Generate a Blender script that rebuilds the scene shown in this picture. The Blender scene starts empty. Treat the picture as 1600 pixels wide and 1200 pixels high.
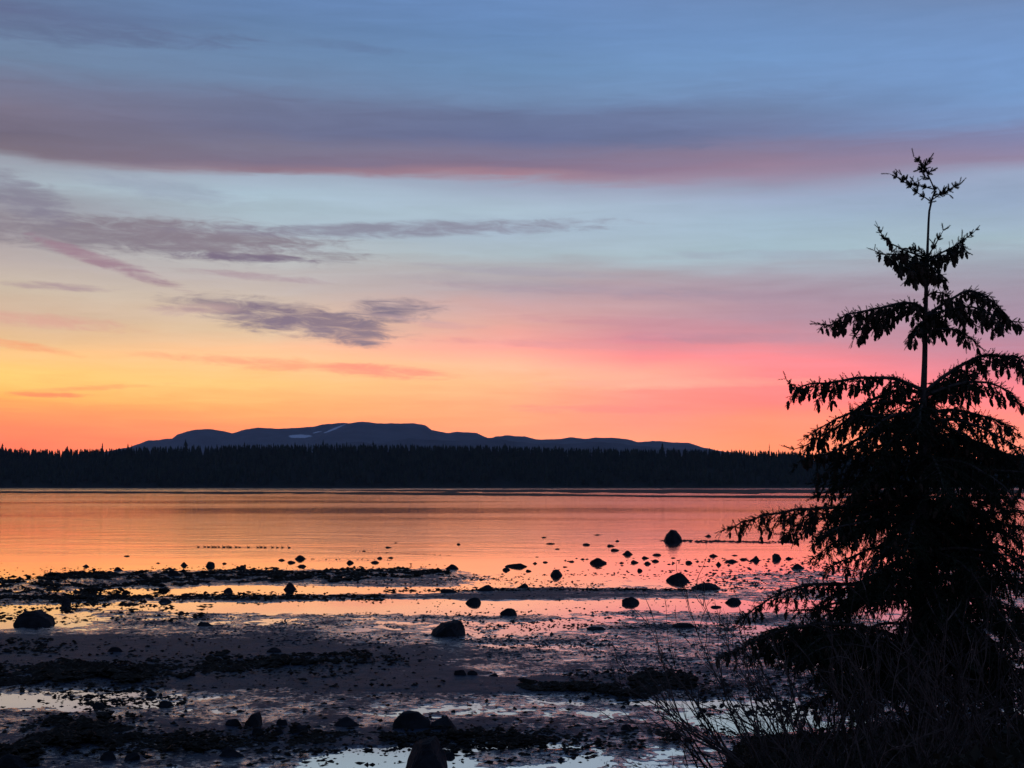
import bpy, math, random
import numpy as np
from mathutils import Vector, noise as mnoise
random.seed(7); rng = np.random.default_rng(7)
C = bpy.context.scene
col = C.collection
R = math.radians

# ------------------------------------------------------------------ camera
F, HZ, CAMZ = 2222.2, 757.0, 5.0            # focal length in photo pixels, horizon row, eye height
cam_d = bpy.data.cameras.new('camera'); cam = bpy.data.objects.new('camera', cam_d); col.objects.link(cam)
cam_d.sensor_width = 36; cam_d.lens = 50
PITCH = math.atan((HZ - 600) / F)
cam.location = (0, 0, CAMZ); cam.rotation_euler = (R(90) + PITCH, 0, 0)
cam_d.clip_start = 0.1; cam_d.clip_end = 90000
C.camera = cam
C.render.resolution_x, C.render.resolution_y = 1024, 768
C.view_settings.view_transform = 'Standard'; C.view_settings.look = 'None'
C.view_settings.exposure = 0; C.view_settings.gamma = 1; C.view_settings.use_curve_mapping = False
C.cycles.use_denoising = True
C.cycles.max_bounces = 6; C.cycles.volume_bounces = 0

cp, sp = math.cos(PITCH), math.sin(PITCH)
def ray(u, v):
    x, y = (u - 800) / F, (600 - v) / F
    return Vector((x, cp - y * sp, sp + y * cp))
def at(u, v, Y):                              # the point seen at (u, v) at distance Y
    d = ray(u, v); return Vector((0, 0, CAMZ)) + d * (Y / d.y)
def on_ground(u, v, z=0.0):
    d = ray(u, v); t = (z - CAMZ) / d.z; return Vector((0, 0, CAMZ)) + d * t
def azel(u, v):
    d = ray(u, v).normalized(); return math.atan2(d.x, d.y), math.asin(d.z)
def to_px(X, Y, Z):                           # world arrays -> photo pixel
    dz = Z - CAMZ; depth = Y * cp + dz * sp
    return 800 + F * X / depth, 600 - F * (-Y * sp + dz * cp) / depth

# ------------------------------------------------------------------ node helpers
def lin(c):
    return tuple((x / 255 / 12.92) if x / 255 <= 0.04045 else ((x / 255 + 0.055) / 1.055) ** 2.4 for x in c)
class NT:
    def __init__(s, tree): s.t = tree; s.n = tree.nodes; s.l = tree.links
    def put(s, sock, v):
        if isinstance(v, bpy.types.NodeSocket): s.l.new(v, sock)
        else: sock.default_value = v
    def math(s, op, a, b=0.0, c=None, clamp=False):
        n = s.n.new('ShaderNodeMath'); n.operation = op; n.use_clamp = clamp
        s.put(n.inputs[0], a); s.put(n.inputs[1], b)
        if c is not None: s.put(n.inputs[2], c)
        return n.outputs[0]
    def comb(s, x, y, z):
        n = s.n.new('ShaderNodeCombineXYZ'); s.put(n.inputs[0], x); s.put(n.inputs[1], y); s.put(n.inputs[2], z); return n.outputs[0]
    def noise(s, vec, scale, detail=4, rough=0.5, dist=0.0):
        n = s.n.new('ShaderNodeTexNoise'); s.put(n.inputs['Vector'], vec); n.inputs['Scale'].default_value = scale
        n.inputs['Detail'].default_value = detail; n.inputs['Roughness'].default_value = rough; n.inputs['Distortion'].default_value = dist
        return n.outputs['Fac']
    def mapr(s, v, a, b, c=0.0, d=1.0, smooth=True):
        n = s.n.new('ShaderNodeMapRange'); n.interpolation_type = 'SMOOTHSTEP' if smooth else 'LINEAR'
        s.put(n.inputs[0], v)
        for i, x in enumerate((a, b, c, d)): s.put(n.inputs[1 + i], x)
        return n.outputs[0]
    def mix(s, f, a, b):
        n = s.n.new('ShaderNodeMix'); n.data_type = 'RGBA'
        s.put(n.inputs[0], f)
        for i, x in ((6, a), (7, b)):
            if isinstance(x, tuple): x = x + (1,) if len(x) == 3 else x
            s.put(n.inputs[i], x)
        return n.outputs[2]
    def ramp(s, fac, stops, interp='EASE'):
        n = s.n.new('ShaderNodeValToRGB'); cr = n.color_ramp; cr.interpolation = interp
        while len(cr.elements) < len(stops): cr.elements.new(0.5)
        for e, (p, c) in zip(cr.elements, stops): e.position = p
        for e, (p, c) in zip(cr.elements, stops): e.position = p; e.color = (*c, 1)
        s.put(n.inputs[0], fac); return n.outputs[0]

# ------------------------------------------------------------------ dusk sky
SUN_AZ, SUN_EL = R(-34), R(1.0)
W = bpy.data.worlds.new('World'); C.world = W; W.use_nodes = True
w = NT(W.node_tree); w.n.clear()
geo = w.n.new('ShaderNodeNewGeometry')
sepn = w.n.new('ShaderNodeSeparateXYZ')
neg = w.n.new('ShaderNodeVectorMath'); neg.operation = 'SCALE'; neg.inputs['Scale'].default_value = -1.0
tc = w.n.new('ShaderNodeTexCoord')
w.l.new(tc.outputs['Generated'], sepn.inputs[0])
dx, dy, dz = sepn.outputs
az = w.math('ARCTAN2', dx, dy)
el = w.math('ARCSINE', dz)
# streaky coordinates: a nearly level cloud layer drawn out along the horizon
n_warp = w.noise(w.comb(w.math('MULTIPLY', az, 5.0), w.math('MULTIPLY', el, 38.0), 0.0), 1.0, 6, 0.55)
n_fine = w.noise(w.comb(w.math('MULTIPLY', az, 16.0), w.math('MULTIPLY', el, 150.0), 3.0), 1.0, 7, 0.6, 0.6)
n_wisp = w.noise(w.comb(w.math('ADD', w.math('MULTIPLY', az, 42.0), w.math('MULTIPLY', el, 60.0)), w.math('MULTIPLY', el, 190.0), 8.0), 1.0, 10, 0.66, 0.8)
el_w = w.math('ADD', el, w.math('MULTIPLY', w.math('SUBTRACT', n_warp, 0.5), 0.016))
el_w = w.math('ADD', el_w, w.math('MULTIPLY', w.math('SUBTRACT', n_fine, 0.5), 0.010))
TOP = azel(800, 0)[1]
def colramp(rows):
    st = []
    for y, c in rows:                         # the red of the low glow is brighter than the picture can show
        q = lin(c); st.append((max(0.0, azel(800, y)[1]) / TOP, (q[0] + max(0, c[0] - 238) / 17 * 0.36, q[1] + max(0, c[0] - 238) / 17 * 0.025, q[2])))
    st.sort(key=lambda q: q[0])
    return w.ramp(w.math('DIVIDE', el_w, TOP, clamp=True), st, 'LINEAR')
cols = [
 (0, [(0,(98,128,168)),(40,(92,112,150)),(58,(90,104,142)),(90,(104,130,165)),(130,(104,128,160)),(160,(112,118,146)),(200,(120,114,136)),(240,(110,102,122)),(264,(122,110,124)),(278,(152,158,172)),(310,(165,180,190)),(345,(150,148,158)),(390,(168,160,164)),(430,(190,176,170)),(470,(206,188,166)),(510,(214,180,150)),(550,(238,192,130)),(590,(252,200,105)),(630,(254,178,80)),(650,(254,142,76)),(698,(252,120,74))]),
 (400, [(0,(90,126,176)),(50,(90,124,168)),(100,(98,130,170)),(140,(104,130,167)),(168,(104,114,147)),(210,(104,108,140)),(240,(120,116,140)),(262,(122,110,134)),(274,(142,116,132)),(284,(160,175,195)),(310,(168,192,208)),(335,(167,188,200)),(370,(172,186,196)),(405,(188,192,192)),(440,(196,184,180)),(480,(212,192,172)),(520,(226,196,160)),(560,(246,196,140)),(600,(255,194,115)),(640,(255,172,94)),(695,(254,142,82))]),
 (800, [(0,(94,134,188)),(60,(92,132,182)),(110,(98,136,180)),(160,(104,132,172)),(182,(98,112,150)),(215,(98,108,148)),(240,(122,116,146)),(262,(130,112,138)),(275,(164,124,140)),(286,(152,162,186)),(300,(160,176,198)),(330,(170,192,208)),(360,(166,186,205)),(395,(172,188,196)),(425,(176,172,176)),(455,(186,166,172)),(475,(212,168,166)),(510,(230,168,155)),(540,(244,162,148)),(572,(250,188,150)),(598,(254,180,130)),(630,(255,168,120)),(655,(255,164,112)),(695,(255,160,108))]),
 (1000, [(0,(98,134,186)),(60,(98,138,190)),(110,(102,142,190)),(150,(106,140,184)),(180,(102,118,158)),(215,(100,112,152)),(245,(130,118,146)),(265,(142,118,144)),(280,(156,136,158)),(290,(154,162,188)),(320,(164,184,206)),(360,(166,188,206)),(400,(170,190,200)),(428,(176,166,174)),(458,(184,152,162)),(478,(200,160,164)),(500,(204,152,158)),(535,(216,136,148)),(562,(244,142,140)),(582,(250,168,144)),(600,(250,172,144)),(612,(254,146,130)),(640,(255,140,124)),(664,(255,150,120)),(695,(255,164,114))]),
 (1200, [(0,(98,130,178)),(60,(100,140,192)),(100,(104,146,198)),(140,(106,142,190)),(180,(104,126,166)),(215,(108,120,160)),(245,(135,120,148)),(265,(150,125,150)),(285,(152,138,164)),(300,(150,148,174)),(320,(155,172,200)),(350,(160,185,205)),(400,(165,190,202)),(430,(172,165,178)),(460,(175,150,165)),(500,(186,145,160)),(540,(216,140,150)),(570,(248,135,140)),(600,(253,130,130)),(630,(255,125,118)),(660,(255,145,105)),(700,(255,150,95))]),
 (1580, [(0,(105,124,162)),(60,(104,138,188)),(120,(106,146,200)),(180,(108,148,200)),(218,(114,144,192)),(240,(125,128,168)),(278,(145,130,160)),(300,(150,165,195)),(340,(146,166,195)),(400,(165,188,200)),(440,(160,160,175)),(480,(165,148,165)),(520,(172,140,160)),(560,(195,132,150)),(600,(235,130,140)),(640,(252,130,130)),(680,(255,148,115)),(700,(255,150,115))]),
]
cur = None; paz = None
for u, rows in cols:
    c = colramp(rows); a = azel(u, 600)[0]
    cur = c if cur is None else w.mix(w.mapr(az, paz, a, smooth=False), cur, c)
    paz = a
# round the rest of the horizon the glow dies away into a plain blue dusk
back = w.ramp(w.math('DIVIDE', el_w, TOP, clamp=True), [(0, lin((132,124,160))), (0.25, lin((140,132,168))), (0.5, lin((120,138,180))), (1.0, lin((92,124,172)))], 'LINEAR')
aaz = w.math('ABSOLUTE', az)
cur = w.mix(w.mapr(aaz, 0.42, 1.5), cur, back)
cur = w.mix(w.mapr(el, TOP, 0.75), cur, lin((70, 98, 148)))
cur = w.mix(w.mapr(el, -0.02, -0.12), cur, (0.02, 0.025, 0.04))
# separate cloud wisps: centre, half width, half height (photo pixels), tilt down to the right, colour, cover
wisps = [
 (130,366,330,27,2,(134,124,136),.85),(340,376,200,30,4,(136,124,136),.88),(370,402,120,7,1,(122,108,130),.95),(640,358,330,12,-1.5,(134,130,150),.8),
 (165,410,120,10,17,(160,126,142),.9),(30,306,75,30,18,(130,126,146),.75),(92,448,75,6,1,(172,146,152),.8),(50,500,130,11,3,(218,160,142),.75),
 (250,295,120,16,6,(146,156,178),.5),(445,498,160,25,7,(134,116,132),1.0),(545,518,66,22,12,(140,120,132),1.0),(612,486,78,18,-2,(132,118,134),1.0),(300,484,70,9,-3,(196,164,158),.7),
 (490,573,230,10,3,(255,148,112),.6),(600,580,90,10,4,(252,140,120),.6),(72,617,64,4,0,(252,132,84),.8),(400,432,110,6,3,(172,146,156),.7),(20,538,90,7,8,(246,158,108),.7),
 (150,606,120,4,-4,(252,150,92),.5),(120,52,260,17,-1,(86,100,138),.6),(540,72,90,7,5,(88,114,156),.5),(700,508,60,6,3,(215,160,160),.5),(640,498,60,4,6,(200,165,165),.5),
 (1180,462,230,10,1,(168,142,160),.5),(1010,215,140,16,4,(98,110,148),.5),(820,424,160,7,3,(170,164,178),.55),(1020,503,200,8,2,(204,142,154),.45),(930,452,240,9,2,(172,152,166),.6),(1230,398,190,8,1,(160,170,188),.5),(860,538,190,7,2,(224,150,150),.55),(1180,528,190,9,1,(188,140,156),.55),(740,437,150,7,3,(178,168,174),.55),(1060,598,210,8,0,(252,172,146),.5),(960,640,170,7,1,(255,138,124),.5)]
jit = w.math('ADD', w.math('MULTIPLY', w.math('SUBTRACT', n_wisp, 0.5), 5.0), w.math('MULTIPLY', w.math('SUBTRACT', n_fine, 0.5), 2.4))
for (u, v, rx, ry, tilt, c, op) in wisps:
    a0, e0 = azel(u, v); ct, st = math.cos(R(tilt)), math.sin(R(tilt))
    da = w.math('SUBTRACT', az, a0); de = w.math('SUBTRACT', el, e0)
    p = w.math('DIVIDE', w.math('SUBTRACT', w.math('MULTIPLY', da, ct), w.math('MULTIPLY', de, st)), rx / F)
    q = w.math('DIVIDE', w.math('ADD', w.math('MULTIPLY', da, st), w.math('MULTIPLY', de, ct)), ry / F)
    r2 = w.math('ADD', w.math('MULTIPLY', p, p), w.math('MULTIPLY', q, q))
    m = w.mapr(w.math('ADD', r2, w.math('MULTIPLY', jit, .72)), 1.6, -0.35, 0.0, op)
    cur = w.mix(m, cur, lin(c))
# faint brightness streaks
br = w.math('MULTIPLY', w.math('ADD', 1.0, w.math('MULTIPLY', w.math('SUBTRACT', n_fine, 0.5), 0.24)), w.mapr(el, 0.03, 0.15, 1.31, 1.05))
mul = w.n.new('ShaderNodeVectorMath'); mul.operation = 'SCALE'
hs = w.n.new('ShaderNodeHueSaturation'); w.l.new(w.mapr(el, 0.06, 0.2, 0.99, 0.93), hs.inputs['Saturation']); w.l.new(cur, hs.inputs['Color']); w.l.new(hs.outputs[0], mul.inputs[0]); w.l.new(br, mul.inputs['Scale'])
sky = w.n.new('ShaderNodeTexSky'); sky.sky_type = 'NISHITA'; sky.sun_disc = False
sky.sun_elevation = SUN_EL; sky.sun_rotation = SUN_AZ; sky.altitude = 0
bg1 = w.n.new('ShaderNodeBackground'); bg1.inputs[1].default_value = 1.0; w.l.new(mul.outputs[0], bg1.inputs[0])
bg2 = w.n.new('ShaderNodeBackground'); bg2.inputs[1].default_value = 0.004; w.l.new(sky.outputs[0], bg2.inputs[0])
add = w.n.new('ShaderNodeAddShader'); w.l.new(bg1.outputs[0], add.inputs[0]); w.l.new(bg2.outputs[0], add.inputs[1])
wo = w.n.new('ShaderNodeOutputWorld'); w.l.new(add.outputs[0], wo.inputs['Surface'])

# the last glow of the sun that has just gone down behind the far shore
sd = bpy.data.lights.new('sun', 'SUN'); sd.energy = 0.03; sd.angle = R(12); sd.color = (1, 0.55, 0.3)
so = bpy.data.objects.new('sun', sd); col.objects.link(so)
so.rotation_euler = Vector((math.sin(SUN_AZ) * math.cos(SUN_EL), math.cos(SUN_AZ) * math.cos(SUN_EL), math.sin(SUN_EL))).to_track_quat('Z', 'Y').to_euler()

# ------------------------------------------------------------------ materials
def mat(name, base, rough=0.8, spec=0.3, var=None, scale=8.0, bump=0.0, bscale=40.0, metallic=0.0):
    m = bpy.data.materials.new(name); m.use_nodes = True; t = NT(m.node_tree)
    b = t.n['Principled BSDF']; b.inputs['Roughness'].default_value = rough
    b.inputs['Specular IOR Level'].default_value = spec
    tcn = t.n.new('ShaderNodeTexCoord'); vec = tcn.outputs['Object']
    if var: t.l.new(t.mix(t.mapr(t.noise(vec, scale, 5, 0.6), 0.35, 0.65), tuple(base), tuple(var)), b.inputs['Base Color'])
    else: b.inputs['Base Color'].default_value = (*base, 1)
    if bump:
        bn = t.n.new('ShaderNodeBump'); bn.inputs['Strength'].default_value = bump; bn.inputs['Distance'].default_value = 0.05
        t.l.new(t.noise(vec, bscale, 5, 0.6), bn.inputs['Height']); t.l.new(bn.outputs[0], b.inputs['Normal'])
    return m
M = {}
M['bark'] = mat('bark', (0.035, 0.028, 0.026), 0.9, 0.2, (0.06, 0.05, 0.045), 30, 0.6, 60)
M['needle'] = mat('needle', (0.010, 0.016, 0.010), 0.75, 0.12, (0.018, 0.026, 0.014), 4)
M['cone'] = mat('cone', (0.028, 0.017, 0.012), 0.8, 0.12, (0.045, 0.028, 0.018), 60)
M['twig'] = mat('twig', (0.015, 0.012, 0.011), 0.85, 0.10, (0.085, 0.062, 0.055), 3)
M['undergrowth'] = mat('undergrowth', (0.012, 0.014, 0.010), 0.9, 0.1, (0.028, 0.022, 0.014), 3)
M['bank'] = mat('bank', (0.015, 0.013, 0.010), 0.95, 0.1, (0.028, 0.022, 0.016), 3, 0.8, 20)
M['rock'] = mat('rock', (0.007, 0.008, 0.010), 0.8, 0.08, (0.016, 0.017, 0.020), 3, 0.7, 14)
M['weed'] = mat('weed', (0.006, 0.005, 0.004), 0.8, 0.08, (0.013, 0.010, 0.006), 2)
M['pebble'] = mat('pebble', (0.012, 0.012, 0.014), 0.8, 0.12, (0.022, 0.022, 0.023), 1.5)
M['conifer'] = mat('conifer', (0.012, 0.017, 0.013), 0.9, 0.1, (0.024, 0.030, 0.020), 0.05)
M['forest_floor'] = mat('forest_floor', (0.015, 0.017, 0.013), 0.95, 0.1)
M['bird'] = mat('bird', (0.03, 0.028, 0.028), 0.7, 0.2)

def sand_mat():
    m = bpy.data.materials.new('sand'); m.use_nodes = True; t = NT(m.node_tree); b = t.n['Principled BSDF']
    tcn = t.n.new('ShaderNodeTexCoord'); P = tcn.outputs['Object']
    at_ = t.n.new('ShaderNodeAttribute'); at_.attribute_name = 'wet'; wet = at_.outputs['Fac']
    n1 = t.noise(P, 0.8, 8, 0.62); n2 = t.noise(P, 6.0, 9, 0.78)
    # film of water left in the hollows of the sand: patchy gloss
    s = t.math('ADD', t.math('ADD', wet, t.math('MULTIPLY', t.math('SUBTRACT', n1, 0.5), 1.4)), t.math('MULTIPLY', t.math('SUBTRACT', n2, 0.5), 3.4))
    film = t.mapr(s, 0.42, 0.92)
    t.l.new(t.math('SUBTRACT', 0.55, t.math('MULTIPLY', film, 0.43)), b.inputs['Roughness'])
    t.l.new(t.math('ADD', 0.05, t.math('MULTIPLY', film, 0.85)), b.inputs['Specular IOR Level'])
    c = t.mix(t.mapr(t.noise(P, 1.4, 9, 0.72), 0.34, 0.66), (0.009, 0.015, 0.026), (0.023, 0.034, 0.053))
    c = t.mix(film, c, (0.020, 0.024, 0.031))
    t.l.new(c, b.inputs['Base Color'])
    bn = t.n.new('ShaderNodeBump'); bn.inputs['Distance'].default_value = 0.04
    t.l.new(t.math('SUBTRACT', 0.9, t.math('MULTIPLY', film, 0.75)), bn.inputs['Strength'])
    t.l.new(t.noise(P, 11, 8, 0.75), bn.inputs['Height']); t.l.new(bn.outputs[0], b.inputs['Normal'])
    return m
M['sand'] = sand_mat()

def water_mat():
    m = bpy.data.materials.new('water'); m.use_nodes = True; t = NT(m.node_tree); b = t.n['Principled BSDF']
    b.inputs['Base Color'].default_value = (0.008, 0.012, 0.018, 1); b.inputs['IOR'].default_value = 1.5
    g = t.n.new('ShaderNodeNewGeometry'); P = g.outputs['Position']
    s = t.n.new('ShaderNodeSeparateXYZ'); t.l.new(P, s.inputs[0]); X, Y, _ = s.outputs
    # ripples: crests lie across the view, stronger where the breeze touches the water
    v1 = t.comb(t.math('MULTIPLY', X, 0.45), Y, 0.0)
    n1 = t.noise(v1, 1.1, 4, 0.6); n2 = t.noise(v1, 0.22, 3, 0.5)
    breeze = t.noise(t.comb(t.math('MULTIPLY', X, 0.006), t.math('MULTIPLY', Y, 0.02), 0.0), 1.0, 3, 0.55, 0.5)
    open_ = t.mapr(Y, 76.0, 125.0)
    st = t.math('MULTIPLY', open_, t.mapr(breeze, 0.35, 0.65, 0.35, 1.0))
    h = t.math('ADD', t.math('MULTIPLY', n1, 0.055), t.math('MULTIPLY', n2, 0.12))
    bn = t.n.new('ShaderNodeBump'); bn.inputs['Distance'].default_value = 1.0
    t.l.new(t.math('ADD', 0.012, t.math('ADD', t.math('MULTIPLY', st, t.mapr(Y, 200.0, 600.0, 0.55, 1.15)), t.mapr(Y, 850.0, 1150.0, 0.0, 0.9))), bn.inputs['Strength'])
    t.l.new(h, bn.inputs['Height']); t.l.new(bn.outputs[0], b.inputs['Normal'])
    t.l.new(t.math('ADD', 0.02, t.math('MULTIPLY', st, 0.10)), b.inputs['Roughness'])
    gl = t.n.new('ShaderNodeBsdfGlossy'); gl.inputs['Color'].default_value = (.95, .95, .95, 1); gl.inputs['Roughness'].default_value = .06; t.l.new(bn.outputs[0], gl.inputs['Normal'])
    mx = t.n.new('ShaderNodeMixShader'); mx.inputs[0].default_value = .62; t.l.new(b.outputs[0], mx.inputs[1]); t.l.new(gl.outputs[0], mx.inputs[2]); t.l.new(mx.outputs[0], t.n['Material Output'].inputs['Surface'])
    return m
M['water'] = water_mat()

def mountain_mat(patches):
    m = bpy.data.materials.new('mountain'); m.use_nodes = True; t = NT(m.node_tree); b = t.n['Principled BSDF']
    b.inputs['Roughness'].default_value = 0.95; b.inputs['Specular IOR Level'].default_value = 0.05
    g = t.n.new('ShaderNodeNewGeometry'); P = g.outputs['Position']
    s = t.n.new('ShaderNodeSeparateXYZ'); t.l.new(P, s.inputs[0]); X, Y, Z = s.outputs
    n = t.noise(P, 0.004, 6, 0.6)
    c = t.mix(t.mapr(n, 0.35, 0.65), (0.018, 0.024, 0.030), (0.045, 0.052, 0.062))
    for (x, z, rx, rz, sl) in patches:                       # snow left lying on the open slopes
        q = t.math('DIVIDE', t.math('SUBTRACT', X, x), rx)
        r = t.math('DIVIDE', t.math('SUBTRACT', t.math('SUBTRACT', Z, z), t.math('MULTIPLY', t.math('SUBTRACT', X, x), sl)), rz)
        d = t.math('ADD', t.math('ADD', t.math('MULTIPLY', q, q), t.math('MULTIPLY', r, r)), t.math('MULTIPLY', t.math('SUBTRACT', t.noise(P, 0.012, 5, 0.65), 0.5), 3.0))
        c = t.mix(t.mapr(d, 1.1, 0.6), c, (0.42, 0.45, 0.5))
    t.l.new(c, b.inputs['Base Color'])
    return m

# ------------------------------------------------------------------ mesh helpers
def mesh_np(name, V, Fc, m, parent=None, smooth=True, attrs=None):
    V = np.ascontiguousarray(V, dtype=np.float32); Fc = np.ascontiguousarray(Fc, dtype=np.int32)
    k = Fc.shape[1]; me = bpy.data.meshes.new(name)
    me.vertices.add(len(V)); me.vertices.foreach_set('co', V.ravel())
    me.loops.add(Fc.size); me.loops.foreach_set('vertex_index', Fc.ravel())
    me.polygons.add(len(Fc)); me.polygons.foreach_set('loop_start', np.arange(0, Fc.size, k, dtype=np.int32))
    me.update(calc_edges=True)
    me.polygons.foreach_set('use_smooth', np.full(len(Fc), smooth))
    for a, d in (attrs or {}).items():
        at_ = me.attributes.new(a, 'FLOAT', 'POINT'); at_.data.foreach_set('value', np.asarray(d, dtype=np.float32).ravel())
    me.materials.append(m); me.update()
    o = bpy.data.objects.new(name, me); col.objects.link(o)
    if parent: o.parent = parent; o.matrix_parent_inverse = parent.matrix_world.inverted()
    return o
def tag(o, label=None, cat=None, group=None, kind=None):
    if label: o['label'] = label
    if cat: o['category'] = cat
    if group: o['group'] = group
    if kind: o['kind'] = kind
    return o
def empty(name, loc):
    o = bpy.data.objects.new(name, None); col.objects.link(o); o.location = loc
    bpy.context.view_layer.update() if False else None
    return o
class Buf:
    """collects vertices and triangles"""
    def __init__(s): s.v = []; s.f = []; s.n = 0
    def add(s, V, Fc):
        V = np.asarray(V, dtype=np.float64); s.v.append(V); s.f.append(np.asarray(Fc, dtype=np.int64) + s.n); s.n += len(V)
    def tube(s, pts, rad, k=5):
        P = np.array([tuple(p) for p in pts], dtype=float); r = np.asarray(rad, dtype=float); n = len(P)
        T = np.gradient(P, axis=0); T /= (np.linalg.norm(T, axis=1, keepdims=True) + 1e-9)
        A = np.cross(T, np.array([0.31, 0.87, 0.21])); A /= (np.linalg.norm(A, axis=1, keepdims=True) + 1e-9)
        B = np.cross(T, A); th = np.arange(k) * 2 * np.pi / k
        V = P[:, None, :] + r[:, None, None] * (np.cos(th)[None, :, None] * A[:, None, :] + np.sin(th)[None, :, None] * B[:, None, :])
        i = np.arange(n - 1)[:, None] * k; j = np.arange(k)[None, :]; j2 = (j + 1) % k
        a, b, c, d = (i + j).ravel(), (i + j2).ravel(), (i + k + j2).ravel(), (i + k + j).ravel()
        s.add(V.reshape(-1, 3), np.concatenate([np.stack([a, b, c], 1), np.stack([a, c, d], 1)]))
    def build(s, name, m, parent=None, origin=None, smooth=True):
        V = np.concatenate(s.v); Fc = np.concatenate(s.f)
        if origin is not None: V = V - np.array(tuple(origin))
        o = mesh_np(name, V, Fc, m, None, smooth)
        if parent is not None: o.parent = parent
        elif origin is not None: o.location = origin
        return o
def ico(sub):
    import bmesh
    bm = bmesh.new(); bmesh.ops.create_icosphere(bm, subdivisions=sub, radius=1.0)
    V = np.array([v.co[:] for v in bm.verts]); Fc = np.array([[v.index for v in f.verts] for f in bm.faces]); bm.free()
    return V, Fc
def value_noise(X, Y, seed=0):
    """smooth 2-D value noise on arrays, range 0..1"""
    xi = np.floor(X).astype(np.int64); yi = np.floor(Y).astype(np.int64); fx = X - xi; fy = Y - yi
    fx = fx * fx * (3 - 2 * fx); fy = fy * fy * (3 - 2 * fy)
    def h(a, b):
        q = (a * 374761393 + b * 668265263 + seed * 974711) & 0xffffffff
        q = ((q ^ (q >> 13)) * 1274126177) & 0xffffffff
        return ((q ^ (q >> 16)) & 0xffff) / 65535.0
    return (h(xi, yi) * (1 - fx) + h(xi + 1, yi) * fx) * (1 - fy) + (h(xi, yi + 1) * (1 - fx) + h(xi + 1, yi + 1) * fx) * fy
def fbm(X, Y, seed=0, octv=4, gain=0.5):
    s = 0; a = 1; tot = 0
    for k in range(octv):
        s = s + a * value_noise(X * 2 ** k + 17.3 * k, Y * 2 ** k - 9.1 * k, seed + k); tot += a; a *= gain
    return s / tot
def grid_faces(nr, nc):
    i = np.arange(nr - 1)[:, None] * nc; j = np.arange(nc - 1)[None, :]
    a = (i + j).ravel(); return np.stack([a, a + 1, a + nc + 1, a + nc], 1)

# ------------------------------------------------------------------ water
Vw = []; 
xs = np.array([-15000, -6000, -1500, 0, 1500, 6000, 15000.]); ys = np.array([-400, 0, 60, 300, 1200, 5000, 23500.])
gx, gy = np.meshgrid(xs, ys); V = np.stack([gx.ravel(), gy.ravel(), np.zeros(gx.size)], 1)
tag(mesh_np('water', V, grid_faces(len(ys), len(xs)), M['water'], smooth=False), kind='structure')

# ------------------------------------------------------------------ tidal flat
layout = {
 0: [(771,-1),(893,-1),(905,-.2),(915,-.05),(930,.15),(942,.3),(950,-.6),(974,-.5),(985,.1),(1000,.6),(1060,.7),(1075,.25),(1090,-.05),(1100,.0),(1120,.3),(1160,.5),(1185,.2),(1200,.1)],
 200: [(771,-1),(878,-1),(890,-.3),(897,.3),(918,.3),(925,-.5),(930,-.2),(935,.2),(945,-.4),(953,.0),(965,.2),(985,.15),(998,.6),(1065,.8),(1078,.1),(1090,.2),(1100,-.05),(1115,.2),(1130,.4),(1160,.4),(1180,.05),(1200,.0)],
 400: [(771,-1),(880,-1),(890,-.3),(895,.4),(908,.4),(914,-.1),(918,-.8),(926,-.8),(931,.4),(938,.45),(942,-.9),(954,-.9),(959,.08),(990,.18),(1000,.6),(1070,.8),(1083,.3),(1090,-.03),(1110,.0),(1130,.12),(1145,.35),(1165,.5),(1178,.0),(1200,-.1)],
 650: [(771,-1),(880,-1),(888,-.3),(894,.35),(908,.35),(915,.2),(918,-.9),(924,-.9),(929,.4),(936,.5),(940,-1),(955,-1),(960,.02),(1000,.08),(1008,.5),(1080,.8),(1090,0.02),(1115,-.02),(1130,.3),(1150,.5),(1163,.2),(1170,-.8),(1200,-.9)],
 800: [(771,-1),(885,-1),(900,-.4),(918,-.3),(922,.5),(936,.6),(940,-.9),(955,-.8),(965,0),(985,.04),(1000,.15),(1006,.4),(1012,.02),(1020,.15),(1040,.3),(1055,.15),(1060,.6),(1082,.6),(1088,0),(1120,-.03),(1130,.4),(1160,.5),(1172,-.2),(1185,.1),(1200,.05)],
 1000: [(771,-1),(890,-1),(905,-.4),(919,-.2),(923,.4),(932,.4),(937,-.4),(948,-.5),(955,.05),(970,.0),(985,.2),(995,.02),(1010,.2),(1030,.0),(1050,.15),(1060,.5),(1090,.5),(1097,-.05),(1125,-.05),(1140,.4),(1165,.3),(1180,.05),(1200,.1)],
 1200: [(771,-1),(870,-1),(885,-.3),(900,0.02),(920,-.1),(935,.12),(943,-.6),(952,-.5),(960,.1),(980,.02),(1000,.15),(1020,.0),(1050,.05),(1070,.4),(1090,.2),(1100,-.1),(1140,-.05),(1160,.3),(1200,.3)],
 1600: [(771,-1),(868,-1),(880,-.3),(900,.05),(920,-.1),(935,.12),(950,-.4),(965,.1),(985,.02),(1010,.15),(1040,.0),(1070,.3),(1100,-.1),(1140,.1),(1200,.3)]}
ks = sorted(layout)
def flat_val(u, v):
    """how high the flat stands (-1 pool ... +1 dry bar)"""
    T = np.stack([np.interp(v, [a for a, b in layout[k]], [b for a, b in layout[k]]) for k in ks])
    uc = np.clip(u, ks[0], ks[-1] - 1e-6); i = np.clip(np.searchsorted(ks, uc, side='right') - 1, 0, len(ks) - 2)
    ka = np.array(ks, dtype=float); f = (uc - ka[i]) / (ka[i + 1] - ka[i]); f = f * f * (3 - 2 * f)
    idx = np.arange(u.size)
    Tf = T.reshape(len(ks), -1); i = i.ravel(); f = f.ravel()
    return ((1 - f) * Tf[i, idx] + f * Tf[i + 1, idx]).reshape(u.shape)
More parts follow.
